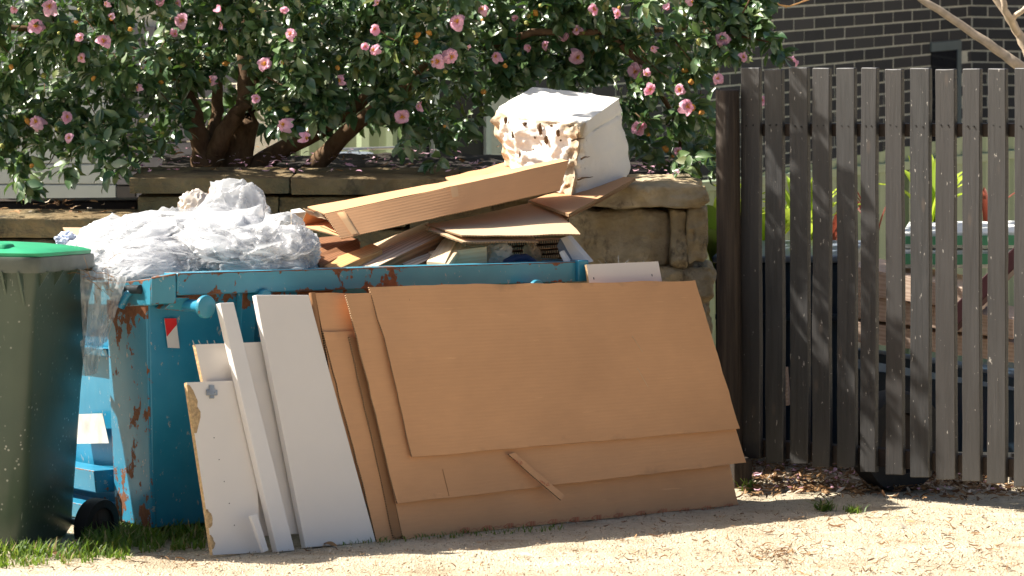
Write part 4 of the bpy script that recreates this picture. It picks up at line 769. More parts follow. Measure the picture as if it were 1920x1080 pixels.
# ------------------------------------------------------------------ white plastic film
film = thing('plastic_film_heap', W(360, 510, 10.3), 'heap of crumpled translucent white plastic film on the left of the skip', 'plastic film')
two = MB()
for i, (px, py, Y, rx, ry, rz, t_) in enumerate([(330, 465, 10.55, .26, .24, .10, .06), (440, 460, 10.45, .20, .22, .10, .0), (520, 470, 10.40, .13, .18, .095, -.15), (235, 462, 10.65, .17, .22, .10, .1),
        (390, 440, 10.75, .22, .2, .09, .1), (180, 468, 10.75, .10, .16, .05, -.2), (270, 500, 10.3, .15, .14, .06, .0), (460, 495, 10.3, .20, .12, .05, .0), (565, 480, 10.5, .06, .12, .075, -.2)]):
    crumple('', W(px, py, Y), rx, ry, rz, None, None, None, i + 20, .75, 6, 1.6, tilt=t_, two=two)
two.build('film', MT['film'], film, recalc=False); two = MB()
for i, (px, py, Y, rx, ry, rz, t_) in enumerate([(330, 460, 10.5, .275, .25, .112, .06), (440, 458, 10.42, .21, .22, .108, .0), (525, 466, 10.36, .14, .18, .105, -.15), (235, 465, 10.6, .18, .22, .098, .1), (270, 498, 10.25, .16, .14, .07, .0)]):
    crumple('', W(px, py, Y), rx, ry, rz, None, None, None, i + 80, 1.0, 6, 2.2, tilt=t_, two=two)
two.build('outer_film', MT['film_clear'], film, recalc=False)
two = MB(); crumple('', W(440, 400, 10.65), .125, .12, .125, None, None, None, 51, .55, 6, 2.4, two=two); crumple('', W(438, 405, 10.68), .105, .10, .105, None, None, None, 52, .7, 6, 3.2, two=two)
tag(two.build('clear_bag', MT['film_mid'], recalc=False), 'round clear plastic bag puffed up on top of the film heap', 'bag')
two = MB(); crumple('', W(560, 470, 10.35), .055, .06, .075, None, None, None, 61, .5, 5, 2.6, two=two); tag(two.build('clear_bag', MT['film_mid'], recalc=False), 'small clear bag at the right end of the film heap beside the long box', 'bag')
mb = MB()                                    # the film that hangs over the skip corner
def drape(q, seed, amp, nx=26, ny=40):
    TL, TR, BR, BL = [W(*p) for p in q]; vs = []
    for j in range(ny + 1):
        for i in range(nx + 1):
            a, b = i / nx, j / ny; p = TL.lerp(TR, a).lerp(BL.lerp(BR, a), b); k = V((a * 5 + seed, b * 1.6, seed)); k2 = V((a * 9, b * 6 + seed, 1))
            r1 = 1 - 2 * abs(noise.noise(k)); r2 = 1 - 2 * abs(noise.noise(k2)); vs.append(p + V((.25 * amp * r2, -amp * (r1 + .55 * r2), .2 * amp * r2)))
    mb.add(vs, [(j * (nx + 1) + i, j * (nx + 1) + i + 1, (j + 1) * (nx + 1) + i + 1, (j + 1) * (nx + 1) + i) for j in range(ny) for i in range(nx)], 0, smooth=True)
drape([(150, 505, 9.95), (238, 520, 9.95), (200, 640, 9.98), (156, 670, 9.98)], 1.3, .02); drape([(150, 640, 9.98), (206, 600, 9.97), (180, 700, 10.0), (160, 705, 10.0)], 2.9, .012, 14, 20)
drape([(155, 498, 10.2), (320, 470, 10.3), (248, 520, 9.98), (160, 520, 9.98)], 4.1, .02)
mb.build('hanging_film', MT['film_mid'], film, recalc=False)
mb = MB()
for k in range(16):
    rr = random.Random(k + 70); x, y = rr.uniform(150, 215), rr.uniform(482, 550); a = rr.uniform(0, 6.28); l = rr.uniform(15, 40)
    mb.tube([W(x, y, 9.93), W(x + l * .5 * math.cos(a), y + l * .5 * math.sin(a) - 4, 9.91), W(x + l * math.cos(a), y + l * math.sin(a), 9.93)], .0009, 4)
tag(stuff(mb.build('dry_straw', MT['dry'])), 'dry grass straw caught on the plastic beside the bin lid', 'straw')

# ------------------------------------------------------------------ foam block
def foam():
    n = 46; C = {}
    P = dict(tlf=W(914, 212, 11.80), tlb=W(998, 163, 12.28), trb=W(1166, 181, 12.10), trf=W(1088, 236, 11.50), blf=W(938, 312, 11.86), blb=W(1010, 300, 12.28), brb=W(1190, 330, 12.08), brf=W(1068, 371, 11.52))
    b = bmesh.new(); bmesh.ops.create_cube(b, size=2); bmesh.ops.subdivide_edges(b, edges=b.edges[:], cuts=n, use_grid_fill=True)
    vs = []; dirt = []; cen = sum(P.values(), V()) / 8
    for v in b.verts:
        x, y, z = [(q + 1) / 2 for q in v.co]   # x along right face (front->back), y along left face (front -> left), z up
        f = lambda a, bb, cc, d: a * (1 - x) * (1 - y) + bb * x * (1 - y) + cc * x * y + d * (1 - x) * y
        p = f(P['brf'], P['brb'], P['blb'], P['blf']) * (1 - z) + f(P['trf'], P['trb'], P['tlb'], P['tlf']) * z
        nl = (P['tlf'] - P['trf']).cross(V((0, 0, 1))).normalized(); nl = nl if nl.y < 0 else -nl
        k = p * 9; left = max(0, 1 - x * 3.5); edge = max(0, 1 - min(abs(x), 1) * 6) * 1.0
        zb = 1 - abs(2 * noise.noise(V((p.z * 16, y * 3, 2)))); a = noise.noise(k) + .6 * noise.noise(k * 2.2)
        d = left * (.010 * a + .016 * (noise.noise(p * 5 + V((3, 1, 2))) - .2) + .007 * noise.noise(p * 34) + .005 * noise.noise(p * 60))
        yq = y + .05 * noise.noise(p * 8); zq = z + .07 * noise.noise(p * 7 + V((4, 4, 4))); gx_, gz_ = (yq * 4.2) % 1, (zq * 2.6) % 1; pk = min(1, max(0, (min(gx_, 1 - gx_) - .10) * 9)) * min(1, max(0, (min(gz_, 1 - gz_) - .10) * 9)) * (1 if .08 < y < .95 and .06 < z < .82 else 0); d -= left * .006 * pk * (.4 + .6 * noise.noise(V((int(y * 4.2) * 1.7, int(z * 2.6) * 2.3, .5)) * 1.0 + V((.3, .3, 0))) + .4)
        p = p + nl * d
        corner = max(0, 1 - (x + y) * 4); p = p + (cen - p).normalized() * corner * max(0, noise.noise(p * 22) + .15) * .09
        topl = max(0, 1 - x * 7) * max(0, 1 - (1 - z) * 7); p = p + (cen - p).normalized() * topl * (.02 + .05 * max(0, noise.noise(p * 16)))
        be = max(0, (x - .86) / .14) * max(0, 1 - y * 3); p = p + (cen - p).normalized() * be * (.055 * max(0, noise.noise(V((1, 2, p.z * 13))) + .25))
        ll = max(0, (y - .85) / .15) * left; p = p + (cen - p).normalized() * ll * .03 * (noise.noise(p * 20) + .4)
        p = p + (p - cen).normalized() * (.003 * noise.noise(p * 30) + .007 * noise.noise(p * 9) - (.012 * math.exp(-((z - .80 - .02 * noise.noise(p * 6)) / .012) ** 2) if y < .2 else 0) - .02 * max(0, noise.noise(p * 12 + V((2, 2, 2))) - .15) * max(0, x - .75) * 4)
        vs.append(p); dirt.append(min(1, corner * (.55 + .5 * noise.noise(p * 9)) + topl * .6 + ll * .9 + left * .14 * max(0, noise.noise(p * 11) + .25) * 1.5 + max(0, 1 - x * 12) * max(0, 1 - y * 5) * .25 + .10 + .2 * noise.noise(p * 4)))
    b.verts.index_update(); mb = MB(); mb.add(vs, [[v.index for v in f.verts] for f in b.faces], 0, smooth=True); b.free()
    o = mb.build('foam_block', MT['foam'])
    at = o.data.attributes.new('dirt', 'FLOAT', 'POINT'); at.data.foreach_set('value', dirt)
    nl = (P['tlf'] - P['trf']).cross(V((0, 0, 1))).normalized(); nl = nl if nl.y < 0 else -nl; nr = (P['trb'] - P['trf']).cross(V((0, 0, 1))).normalized(); nr = nr if nr.y < 0 else -nr
    pl_ = P['trf']
    for k, (x, y, r_) in enumerate(((985, 233, .012), (948, 226, .008), (1012, 241, .010), (1034, 236, .007), (1024, 262, .011), (962, 252, .007), (1003, 258, .006), (1046, 250, .009), (975, 290, .005), (1000, 280, .004))):
        t2 = MB(); crumple('', hit(x, y, pl_ - nl * .004, nl), r_ * .6, r_ * .35, r_ * .55 * (1 + k % 3), None, None, None, k + 90, 1.2, 3, 3, two=t2); t2.build('dirt_clump', MT['bark'], o, recalc=False)
    for (x0, y0, x1, y1) in ((1072, 264, 1096, 258), (1090, 298, 1106, 292), (1084, 337, 1112, 330)):
        t2 = MB(); a_, b_ = hit(x0, y0, P['trf'], V((0, -1, 0))), hit(x1, y1, pl_, nr); t2.tube([a_.lerp(b_, t) + V((0, -.002, .003 * math.sin(t * 5))) for t in (0, .25, .5, .75, 1)], [.0045, .004, .003, .002, .0008], 6); t2.build('crack', MT['bark'], o)
    tag(o, 'big dirty white polystyrene foam block with chewed corner, tilted on the wall', 'foam block')
foam()

# ------------------------------------------------------------------ wheelie bin
wb = thing('wheelie_bin', W(60, 1036, 9.7), 'dark green wheelie bin with bright green lid at the left edge', 'wheelie bin')
bt = V((.25, .968, -.11)); bf = V((-.968, .25, -.02)); BC = W(61, 490, 9.62)     # near rim corner, bt to the back, bf to the left
def rrect(a0, a1, b0_, b1_, r, n=5):
    pts = []
    for cx, cy, s in ((a1 - r, b0_ + r, -90), (a1 - r, b1_ - r, 0), (a0 + r, b1_ - r, 90), (a0 + r, b0_ + r, 180)):
        for k in range(n + 1): q = R(s + 90 * k / n); pts.append((cx + r * math.cos(q), cy + r * math.sin(q)))
    return pts
def bw(a, b, h): return BC + bf * a + bt * b + V((0, 0, h))
def loft(mb, secs, mi=0, cap=True):
    n = len(secs[0]); vs = [p for s in secs for p in s]
    fs = [(i * n + k, i * n + (k + 1) % n, (i + 1) * n + (k + 1) % n, (i + 1) * n + k) for i in range(len(secs) - 1) for k in range(n)]
    if cap: fs += [tuple(range(n - 1, -1, -1)), tuple((len(secs) - 1) * n + k for k in range(n))]
    mb.add(vs, fs, mi, smooth=True)
gh = -(BC.z - gz(9.75)) + .015
mb = MB(); secs = []
for h, i_ in ((gh, .085), (gh + .03, .07), (gh + .5, .045), (-.16, .022), (-.10, .012), (-.02, .005)):
    dz_ = .085 * (h / gh)
    secs.append([bw(a, b, h) for a, b in rrect(i_, .5 - i_, i_ * .9, .60 - i_ * .9, .06)])
loft(mb, secs); mb.build('body', MT['bin'], wb)
mb = MB(); loft(mb, [[bw(a, b, h) for a, b in rrect(i, .5 - i, i, .51 - i, .05)] for h, i in ((-.035, -.004), (-.04, -.014), (.002, -.018), (.012, -.015), (.014, .0))]); mb.build('rim', MT['lid_rim'], wb)
mb = MB(); loft(mb, [[bw(a, b + .01, h + .04 * (1 - (2 * a / .5 - 1) ** 2) * hf) for a, b in rrect(i, .5 - i, i, .48 - i, .06, 7)] for h, i, hf in ((.014, -.016, 0), (.026, -.018, 0), (.034, .0, .1), (.038, .03, .2), (.042, .09, .25), (.044, .17, .3))]); lo = mb.build('lid', MT['lid'], wb)
mb = MB(); loft(mb, [[bw(a, b, h) for a, b in rrect(.10 + i, .42 - i, .02 + i, .10 - i, .02, 4)] for h, i in ((.035, 0), (.052, .004), (.056, .01))]); mb.build('lid_grip', MT['lid'], lo)
for k in range(4):
    mb = MB(); b_ = .08 + k * .125; t = [bw(.012, b_, -.04), bw(.012, b_ + .075, -.045), bw(.02, b_ + .06, -.10), bw(.012, b_ + .02, -.042)]
    o_ = -bf * .035; vs = [bw(.01, b_, -.036), bw(.01, b_ + .008, -.036), bw(.03, b_ + .008, -.12), bw(.03, b_, -.12), bw(-.024, b_, -.036), bw(-.024, b_ + .008, -.036)]
    mb.add(vs, [(0, 1, 2, 3), (4, 0, 3), (5, 2, 1), (4, 3, 2, 5), (0, 4, 5, 1)]); mb.build('rim_rib', MT['bin'], wb)
for k in range(7):
    mb = MB(); a_ = .04 + k * .06; vs = [bw(a_, .01, -.036), bw(a_ + .008, .01, -.036), bw(a_ + .008, .03, -.15), bw(a_, .03, -.15), bw(a_, -.024, -.036), bw(a_ + .008, -.024, -.036)]
    mb.add(vs, [(0, 1, 2, 3), (4, 0, 3), (5, 2, 1), (4, 3, 2, 5), (0, 4, 5, 1)]); mb.build('rim_rib', MT['bin'], wb)
mb = MB(); mb.tube([bw(.05, .57, -.05), bw(.05, .64, -.045), bw(.09, .655, -.045), bw(.40, .655, -.045), bw(.44, .64, -.045), bw(.44, .57, -.05)], .016, 10); mb.build('handle', MT['lid_rim'], wb)
wc = W(181, 984, 10.08); ax = V((.84, -.54, 0)); mb = MB(); ring(mb, wc, ax, .092, .062, .055, 32); tw = mb.build('wheel', MT['black'], wb)
mb = MB(); disc(mb, wc + ax * .006, ax, .061, .03, 24); disc(mb, wc + ax * .022, ax, .02, .03, 14); mb.build('hub', MT['post'], tw)
mb = MB(); mb.tube([wc, wc + V((-.5, .28, 0))], .012, 8); mb.build('axle', MT['steel'], wb)

# ------------------------------------------------------------------ camellia
cam_t = thing('camellia_tree', W(430, 325, 12.95), 'camellia with glossy dark leaves and pink flowers above the stone wall', 'tree')
def stem(pts, rad): 
    P = [W(*p) for p in pts]; Q = [P[0]]; 
    for a, b in zip(P, P[1:]):
        for k in (1, 2, 3): Q.append(a.lerp(b, k / 3) + V((random.uniform(-.006, .006), random.uniform(-.01, .01), 0)))
    n = len(Q); rr = np.interp(np.linspace(0, 1, n), np.linspace(0, 1, len(rad)), rad); mb = MB(); mb.tube(Q, [float(x) for x in rr], 12); return mb
for pts, rad in (([(385, 335, 12.9), (378, 280, 12.9), (362, 215, 12.9), (345, 150, 12.95), (330, 60, 13), (320, -60, 13)], [.062, .05, .04, .035, .025, .015]),
                 ([(395, 300, 12.9), (420, 250, 12.85), (458, 195, 12.85), (462, 140, 12.9), (455, 60, 12.95), (470, -60, 13)], [.05, .042, .038, .034, .025, .015]),
                 ([(432, 335, 13.0), (452, 270, 13.0), (474, 200, 13.0), (480, 120, 13.1), (500, 20, 13.1)], [.075, .065, .05, .035, .02]),
                 ([(450, 330, 13.05), (520, 285, 13.0), (600, 245, 12.95), (680, 190, 12.9), (760, 110, 12.9)], [.05, .042, .036, .028, .015]),
                 ([(570, 332, 12.95), (615, 285, 12.9), (660, 238, 12.85), (720, 190, 12.85), (800, 120, 12.9)], [.046, .042, .036, .028, .015]),
                 ([(390, 290, 12.95), (405, 230, 13.0), (410, 170, 13.05), (400, 80, 13.1)], [.035, .03, .025, .015]),
                 ([(720, 190, 12.85), (850, 110, 12.8), (1000, 60, 12.8), (1180, 60, 12.75), (1330, 50, 12.7)], [.024, .02, .017, .013, .008]),
                 ([(1150, 70, 12.75), (1230, 150, 12.7), (1270, 240, 12.7), (1280, 310, 12.7)], [.014, .012, .01, .005]),
                 ([(345, 150, 12.95), (240, 90, 12.85), (130, 60, 12.8), (0, 50, 12.8), (-150, 40, 12.8)], [.026, .02, .016, .012, .01])):
    stem(pts, rad).build('trunk' if rad[0] > .03 else 'branch', MT['bark'], cam_t)
bx = [-260, 0, 60, 110, 150, 200, 250, 300, 340, 358, 420, 480, 500, 560, 620, 680, 720, 760, 830, 880, 912, 950, 1000, 1100, 1165, 1188, 1250, 1300, 1338, 1352, 1390, 1425, 1445]
by = [320, 330, 345, 325, 285, 318, 325, 285, 285, 190, 145, 150, 255, 272, 250, 205, 240, 255, 285, 275, 205, 172, 160, 168, 180, 300, 322, 322, 315, 125, 115, 70, -20]
def low(px): return float(np.interp(px, bx, by))
def yfront(px, py): return 12.46 + .42 * noise.noise(V((px / 190, py / 150, .5))) + .17 * noise.noise(V((px / 75, py / 70, 4))) + (.14 if 880 < px < 1210 else 0)
T = []   # leaf template: x along, y across, z up
LV = np.array([(0, 0, 0), (.2, .15, .05), (.2, 0, .01), (.2, -.15, .05), (.48, .235, .05), (.48, 0, .0), (.48, -.235, .05), (.78, .15, .0), (.78, 0, -.06), (.78, -.15, .0), (1, 0, -.16)], float)
LF = [(0, 2, 1), (0, 3, 2), (1, 2, 5), (1, 5, 4), (2, 3, 6), (2, 6, 5), (4, 5, 8), (4, 8, 7), (5, 6, 9), (5, 9, 8), (7, 8, 10), (8, 9, 10)]; NV = 11
leaves = []                                  # (pos, xaxis, zaxis, length, px, py, depthrank)
def cluster(c, tw, n, rr, sc=1.0):
    tw = tw.normalized(); a = tw.cross(V((0, 0, 1))); a = a.normalized() if a.length > .05 else V((1, 0, 0)); b = tw.cross(a)
    for k in range(n):
        q = k * 2.4 + rr.uniform(-.4, .4); lean = rr.uniform(.6, 1.25); d = (tw * math.cos(lean) + (a * math.cos(q) + b * math.sin(q)) * math.sin(lean)).normalized(); d.z -= .12; d.normalize()
        up = V((rr.uniform(-.9, .3) - .1, rr.uniform(-1.0, .15), rr.uniform(.1, 1.0))); zx = (up - d * up.dot(d)).normalized()
        leaves.append((c - tw * rr.uniform(0, .06) + d * .006, d, zx, rr.uniform(.058, .092) * sc))
rr = random.Random(11); tips = []
def add_tips(n, x0, x1, y0, ymax=None, deep=.35):
    k = 0
    while k < n:
        px = rr.uniform(x0, x1); lo_ = low(px) - 14; py = rr.uniform(y0, lo_ if ymax is None else min(lo_, ymax))
        if py > lo_ or (noise.noise(V((px / 55, py / 45, 9))) < -.28 and rr.random() < .8): k += .2; continue
        yf = yfront(px, py); Y = yf + (abs(rr.gauss(0, .10)) if rr.random() > deep else rr.uniform(.1, 1.15)); c = W(px, py, Y)
        tw = V((rr.uniform(-1, 1) + (px - 600) / 1500, -rr.uniform(.2, 1.2), rr.uniform(-.7, .6))); cluster(c, tw, rr.randint(6, 9), rr); tips.append(c); k += 1
add_tips(1650, -60, 1445, -40); add_tips(230, -300, 1445, -300, -30, .6); add_tips(40, -260, -50, -40)
for k in range(120): c = V((rr.uniform(-.7, .12), rr.uniform(11.6, 12.05), rr.uniform(2.22, 2.5))); cluster(c, V((rr.uniform(-1, 1), -.4, rr.uniform(-.6, .3))), 7, rr); tips.append(c)
for k in range(110): c = W(rr.uniform(300, 800), rr.uniform(30, 235), rr.uniform(13.25, 13.7)); cluster(c, V((rr.uniform(-1, 1), -.6, -.3)), 7, rr)
for (x0, y0, n) in ((1395, 30, 4), (1420, 60, 3), (1445, 75, 3), (1465, 98, 3), (1340, 20, 5), (1370, 45, 5), (1345, 90, 5), (1360, 100, 4), (35, 345, 3), (55, 355, 3), (120, 325, 3), (205, 325, 3), (222, 318, 3), (815, 305, 2), (755, 285, 3), (1275, 322, 3), (1320, 310, 3)):
    for k in range(n): cluster(W(x0 + rr.uniform(-14, 14), y0 + rr.uniform(-12, 12), 12.3 + rr.uniform(-.06, .1)), V((rr.uniform(-1, 1), -.5, -.6)), 5, rr)
mb = MB(); mb.tube([W(1330, 60, 12.4), W(1400, 70, 12.32), (W(1440, 78, 12.3)), W(1470, 105, 12.28), W(1486, 115, 12.26)], [.006, .005, .004, .003, .002], 6); mb.tube([W(1370, 60, 12.36), W(1395, 20, 12.3), W(1410, -10, 12.3)], .004, 6); mb.build('branch', MT['bark'], cam_t)
mb = MB(); tp = tips[:]; rr.shuffle(tp)
for c in tp[:420]:
    e = c + V((rr.uniform(-.12, .12) - .03, rr.uniform(.05, .25), rr.uniform(-.02, .16))); mb.tube([c, c.lerp(e, .5) + V((0, 0, -.012)), e], [.0016, .0022, .003], 4, cap=False)
stuff(mb.build('twigs', MT['bark'], cam_t, recalc=False))
def vis(l):
    x, y = pix(l[0]); return -1 if not (0 < x < 1920 and 0 < y) else (l[3] * abs(l[2].y + .35 * abs(l[2].z)) * 4 - (l[0].y - yfront(x, y)) * 1.0)
leaves.sort(key=vis, reverse=True)
def leafmesh(bend, wid):
    v = LV.copy(); v[:, 1] *= wid; v[:, 2] *= bend; me = np_mesh('leaf', v, np.array(LF).ravel(), 3, [MT['leaf']]); return me
LM = [leafmesh(1, .95), leafmesh(1.8, .85), leafmesh(.5, 1.05)]
for i, (p, d, z, L) in enumerate(leaves[:300]):
    o = link('leaf', LM[i % 3], cam_t, p); y = z.cross(d); mt = Matrix((d, y, z)).transposed(); o.rotation_euler = mt.to_euler(); o.scale = (L, L, L)
rest = leaves[300:]; N = len(rest); P = np.array([l[0] for l in rest]); D = np.array([l[1] for l in rest]); Z = np.array([l[2] for l in rest]); Ln = np.array([l[3] for l in rest]); Yx = np.cross(Z, D)
wv = RNG.uniform(.8, 1.1, N); bv = RNG.uniform(.4, 2.0, N)
co = P[:, None, :] + Ln[:, None, None] * (D[:, None, :] * LV[None, :, 0:1] + Yx[:, None, :] * (LV[None, :, 1:2] * wv[:, None, None]) + Z[:, None, :] * (LV[None, :, 2:3] * bv[:, None, None]))
fl = (np.array(LF)[None] + (np.arange(N) * NV)[:, None, None]).ravel(); org = WORG[cam_t.name]
stuff(link('foliage', np_mesh('foliage', co.reshape(-1, 3) - np.array(org), fl, 3, [MT['leaf']], attrs={'tint': np.repeat(RNG.uniform(0, 1, N), NV)}), cam_t, org))
# flowers, stamens and spent buds
def flower_mesh(seed, np_=6, droop=.3, cup=.3):
    r2 = random.Random(seed); vs = []; fs = []; tn = []
    for k in range(np_):
        a = 2 * math.pi * k / np_ + r2.uniform(-.3, .3); L = r2.uniform(.75, 1.15); wd = r2.uniform(.50, .66); lift = cup + r2.uniform(-.35, .45); tw = r2.uniform(-.35, .35); o = len(vs); nw = 5; nl_ = 6
        for i in range(nl_ + 1):
            s = i / nl_; rr_ = .08 + s * L * (1 - .25 * abs(lift)); zz = lift * s * 1.1 - droop * s ** 3 * .9; ww = wd * (math.sin(math.pi * min(.90, .10 + s * .80)) ** .75)
            for j in range(nw):
                q = (j / (nw - 1)) * 2 - 1; notch = -.10 * (1 - abs(q)) * (s ** 6); ru = .07 * s * math.sin(q * 5 + k * 2 + seed)
                x0, y0 = rr_ + notch * 1.0 - .12 * q * q * s, q * ww; vs.append((x0 * math.cos(a) - y0 * math.sin(a), x0 * math.sin(a) + y0 * math.cos(a), zz + .22 * q * q * (1 - s * .6) + tw * q * s * .4 + ru + .012 * k)); tn.append(min(.999, .15 + .7 * s + r2.uniform(0, .1)))
        fs += [(o + nw * i + j, o + nw * i + j + 1, o + nw * i + nw + j + 1, o + nw * i + nw + j) for i in range(nl_) for j in range(nw - 1)]
    return np_mesh('flower', np.array(vs), np.array(fs).ravel(), 4, [MT['petal']], attrs={'tint': tn})
FM = [flower_mesh(1, 8, .3, .25), flower_mesh(2, 7, .7, .5), flower_mesh(3, 5, 1.1, .3), flower_mesh(4, 3, .6, .8), flower_mesh(5, 6, .2, .9), flower_mesh(6, 7, .9, .1)]
mb = MB(); r2 = random.Random(5)
for k in range(26):
    a = r2.uniform(0, 6.28); r_ = r2.uniform(.02, .22); e = V((math.cos(a) * r_ * 1.6, math.sin(a) * r_ * 1.6, r2.uniform(.24, .4))); mb.tube([(math.cos(a) * r_ * .5, math.sin(a) * r_ * .5, .02), e * .9, e, e + V((0, 0, .05))], [.02, .016, .045, .03], 4)
so_ = mb.build('tmp', MT['stamen'], org=V((0, 0, 0)), recalc=False); SM = so_.data; bpy.data.objects.remove(so_)
FL = [(858, 42), (823, 115), (845, 105), (930, 107), (967, 35), (993, 88), (1023, 85), (1083, 58), (1082, 108), (1192, 133), (1213, 137), (1217, 167), (1198, 240), (753, 217), (788, 200), (702, 53), (685, 88), (702, 94), (710, 7), (1255, 15), (1276, 167), (875, 88), (1058, 78), (1355, 73), (1392, 108), (1347, 147), (1287, 200), (1488, 115), (1295, 3), (92, 13), (68, 50), (195, 78), (155, 108), (200, 7), (340, 38), (415, 20), (418, 47), (498, 122), (533, 235), (572, 258), (130, 258), (68, 230), (125, 220), (545, 63), (530, 23), (328, 65), (207, 32), (307, 7), (333, 7), (398, 150), (28, 15), (150, 70), (1112, 18), (1430, 190), (1155, 25), (1270, 285), (1225, 92), (640, 150), (905, 18), (480, 185), (260, 165)]
BIG = {92, 195, 68, 858, 823, 845, 1082, 1192, 1198, 498, 533, 753, 340, 1355, 1287}
for i, (x, y) in enumerate(FL):
    Y = yfront(x, y) - .08; p = W(x, y, Y); big = x in BIG; s = (.037 if big else rr.uniform(.018, .031))
    f = link('flower', FM[(0, 1, 5)[i % 3] if big else rr.randrange(6)], cam_t, p); dr = V((rr.uniform(-.9, .7) - .1, -1, rr.uniform(-.3, .9))).normalized() if big else V((rr.uniform(-1, 1), rr.uniform(-1, -.2), rr.uniform(-.4, .8))).normalized()
    f.rotation_euler = (dr.to_track_quat('Z', 'Y') @ Matrix.Rotation(rr.uniform(0, 6), 3, 'Z').to_quaternion()).to_euler(); f.scale = (s, s, s)
    st_ = bpy.data.objects.new('stamens', SM); COL.objects.link(st_); st_.parent = f; st_.location = (0, 0, .02)
bb = []
for mt, nm in (('bud', 'spent_bud'), ('bud_green', 'green_bud')):
    t2 = MB(); crumple('', V((0, 0, 0)), 1, 1, 1.2, None, None, None, 77, .6, 2, 2.0, two=t2); o = t2.build('tmp', MT[mt], org=V((0, 0, 0)), recalc=False); bb.append((nm, o.data)); bpy.data.objects.remove(o)
for k in range(75):
    x = rr.uniform(0, 1360); y = rr.uniform(5, low(x) - 25)
    if y < 0: continue
    nm, me = bb[0 if rr.random() < .45 else 1]; o = link(nm, me, cam_t, W(x, y, yfront(x, y) - rr.uniform(0, .07))); s = rr.uniform(.005, .011); o.scale = (s, s, s * 1.3); o.rotation_euler = (rr.uniform(0, 3), rr.uniform(0, 3), 0)

# bare pale branches at top right
ft = thing('frangipani_tree', W(1960, 300, 13.5), 'bare pale branched frangipani at the top right above the gate', 'tree')
for pts, rad in (([(1985, 240, 12.6), (1915, 125, 12.6), (1885, 105, 12.6), (1830, 65, 12.6), (1760, 18, 12.6), (1700, -20, 12.6)], [.032, .026, .022, .019, .017, .015]),
                 ([(1985, 250, 12.62), (1925, 90, 12.7), (1905, 55, 12.72), (1885, 25, 12.72), (1855, -15, 12.75)], [.03, .022, .02, .017, .014]), ([(1908, 62, 12.7), (1885, 20, 12.6), (1878, -20, 12.6)], [.016, .014, .012]), ([(1900, 35, 12.72), (1920, 15, 12.7), (1940, 0, 12.7)], [.012, .011, .01])):
    stem(pts, rad).build('branch', MT['pale_bark'], ft)
mb = MB(); mb.tube([W(1440, -12, 12.7), W(1452, 8, 12.65), W(1480, 12, 12.65), W(1530, -6, 12.7)], .004, 6); mb.tube([W(1450, -12, 12.7), W(1460, 8, 12.6), W(1475, 14, 12.62)], .003, 6); tag(mb.build('copper_twig', MT['ply']), 'thin copper coloured twig loop at the top edge before the brick wall', 'twig')

# ------------------------------------------------------------------ small things on the ground
def leaf_scatter(name, pts, sizes, mat, flat=True, wid=.9, lift=.004, tilt=.35):
    N = len(pts); a = RNG.uniform(0, 6.283, N); D = np.stack([np.cos(a), np.sin(a), RNG.normal(0, tilt * .5, N)], -1); D /= np.linalg.norm(D, axis=1)[:, None]
    U = np.stack([RNG.normal(0, tilt, N), RNG.normal(0, tilt, N), np.ones(N)], -1); U -= D * (U * D).sum(1)[:, None]; U /= np.linalg.norm(U, axis=1)[:, None]; Y_ = np.cross(U, D); L = np.array(sizes); b = RNG.uniform(-2, 2, N); wv = RNG.uniform(.5, 1.1, N) * wid
    c = np.array(pts)[:, None, :] + L[:, None, None] * (D[:, None, :] * (LV[None, :, 0:1] - .5) + Y_[:, None, :] * LV[None, :, 1:2] * wv[:, None, None] + U[:, None, :] * LV[None, :, 2:3] * b[:, None, None]); c[..., 2] += lift
    f = (np.array(LF)[None] + (np.arange(N) * NV)[:, None, None]).ravel()
    return stuff(link(name, np_mesh(name, c.reshape(-1, 3), f, 3, [mat], attrs={'tint': np.repeat(RNG.uniform(0, 1, N), NV)})))
rg = random.Random(21)
def gp(px, py): p = G(px, py); return V((p.x, p.y, gz(p.y)))
pts = []; sz = []
for k in range(1900):                        # litter on the sandy ground, thicker to the right
    px = rg.uniform(300, 1930); py = rg.uniform(960, 1085) if rg.random() < .8 else rg.uniform(925, 1000)
    if rg.random() < .55 and px < 1150: continue
    pts.append(gp(px, py)); sz.append(rg.choice((.006, .009, .014, .022, .03)) * rg.uniform(.7, 1.3))
for k in range(170): pts.append(gp(rg.triangular(1150, 1930, 1900), rg.uniform(965, 1075))); sz.append(rg.uniform(.022, .045))
for k in range(70): pts.append(gp(rg.uniform(-20, 420), rg.uniform(1035, 1070))); sz.append(rg.uniform(.015, .04))
tag(leaf_scatter('leaf_litter', pts, sz, MT['dry'], wid=.45), 'scattered brown leaf crumbs over the sandy gravel', 'leaf litter')
pts = []; sz = []
for k in range(2600):
    px = rg.uniform(1385, 1960); py = rg.uniform(868, 925) if rg.random() < .9 else rg.uniform(915, 940); p = gp(px, py); p.z += rg.uniform(0, .02); pts.append(p); sz.append(rg.uniform(.02, .055))
tag(leaf_scatter('gate_leaf_litter', pts, sz, MT['dry'], wid=.7, tilt=.5), 'thick brown leaf litter on the ground under the gate', 'leaf litter')
pts = []; sz = []
for k in range(120): p = gp(rg.uniform(1400, 1920), rg.uniform(875, 930)); p.z += .02; pts.append(p); sz.append(rg.uniform(.02, .035))
tag(leaf_scatter('fallen_petals', pts, sz, MT['petal'], wid=1.1), 'pink fallen petals among the leaf litter under the gate', 'petals')
pts = []; sz = []
for k in range(230):
    px = rg.uniform(250, 1320); yy = rg.uniform(12.22, 13.2) if px < 860 else rg.uniform(12.1, 12.6); z0 = W(px, 331, 12.2).z + .012; pts.append(V(((px - 960) / F * yy, yy, z0 + .006))); sz.append(rg.uniform(.022, .04))
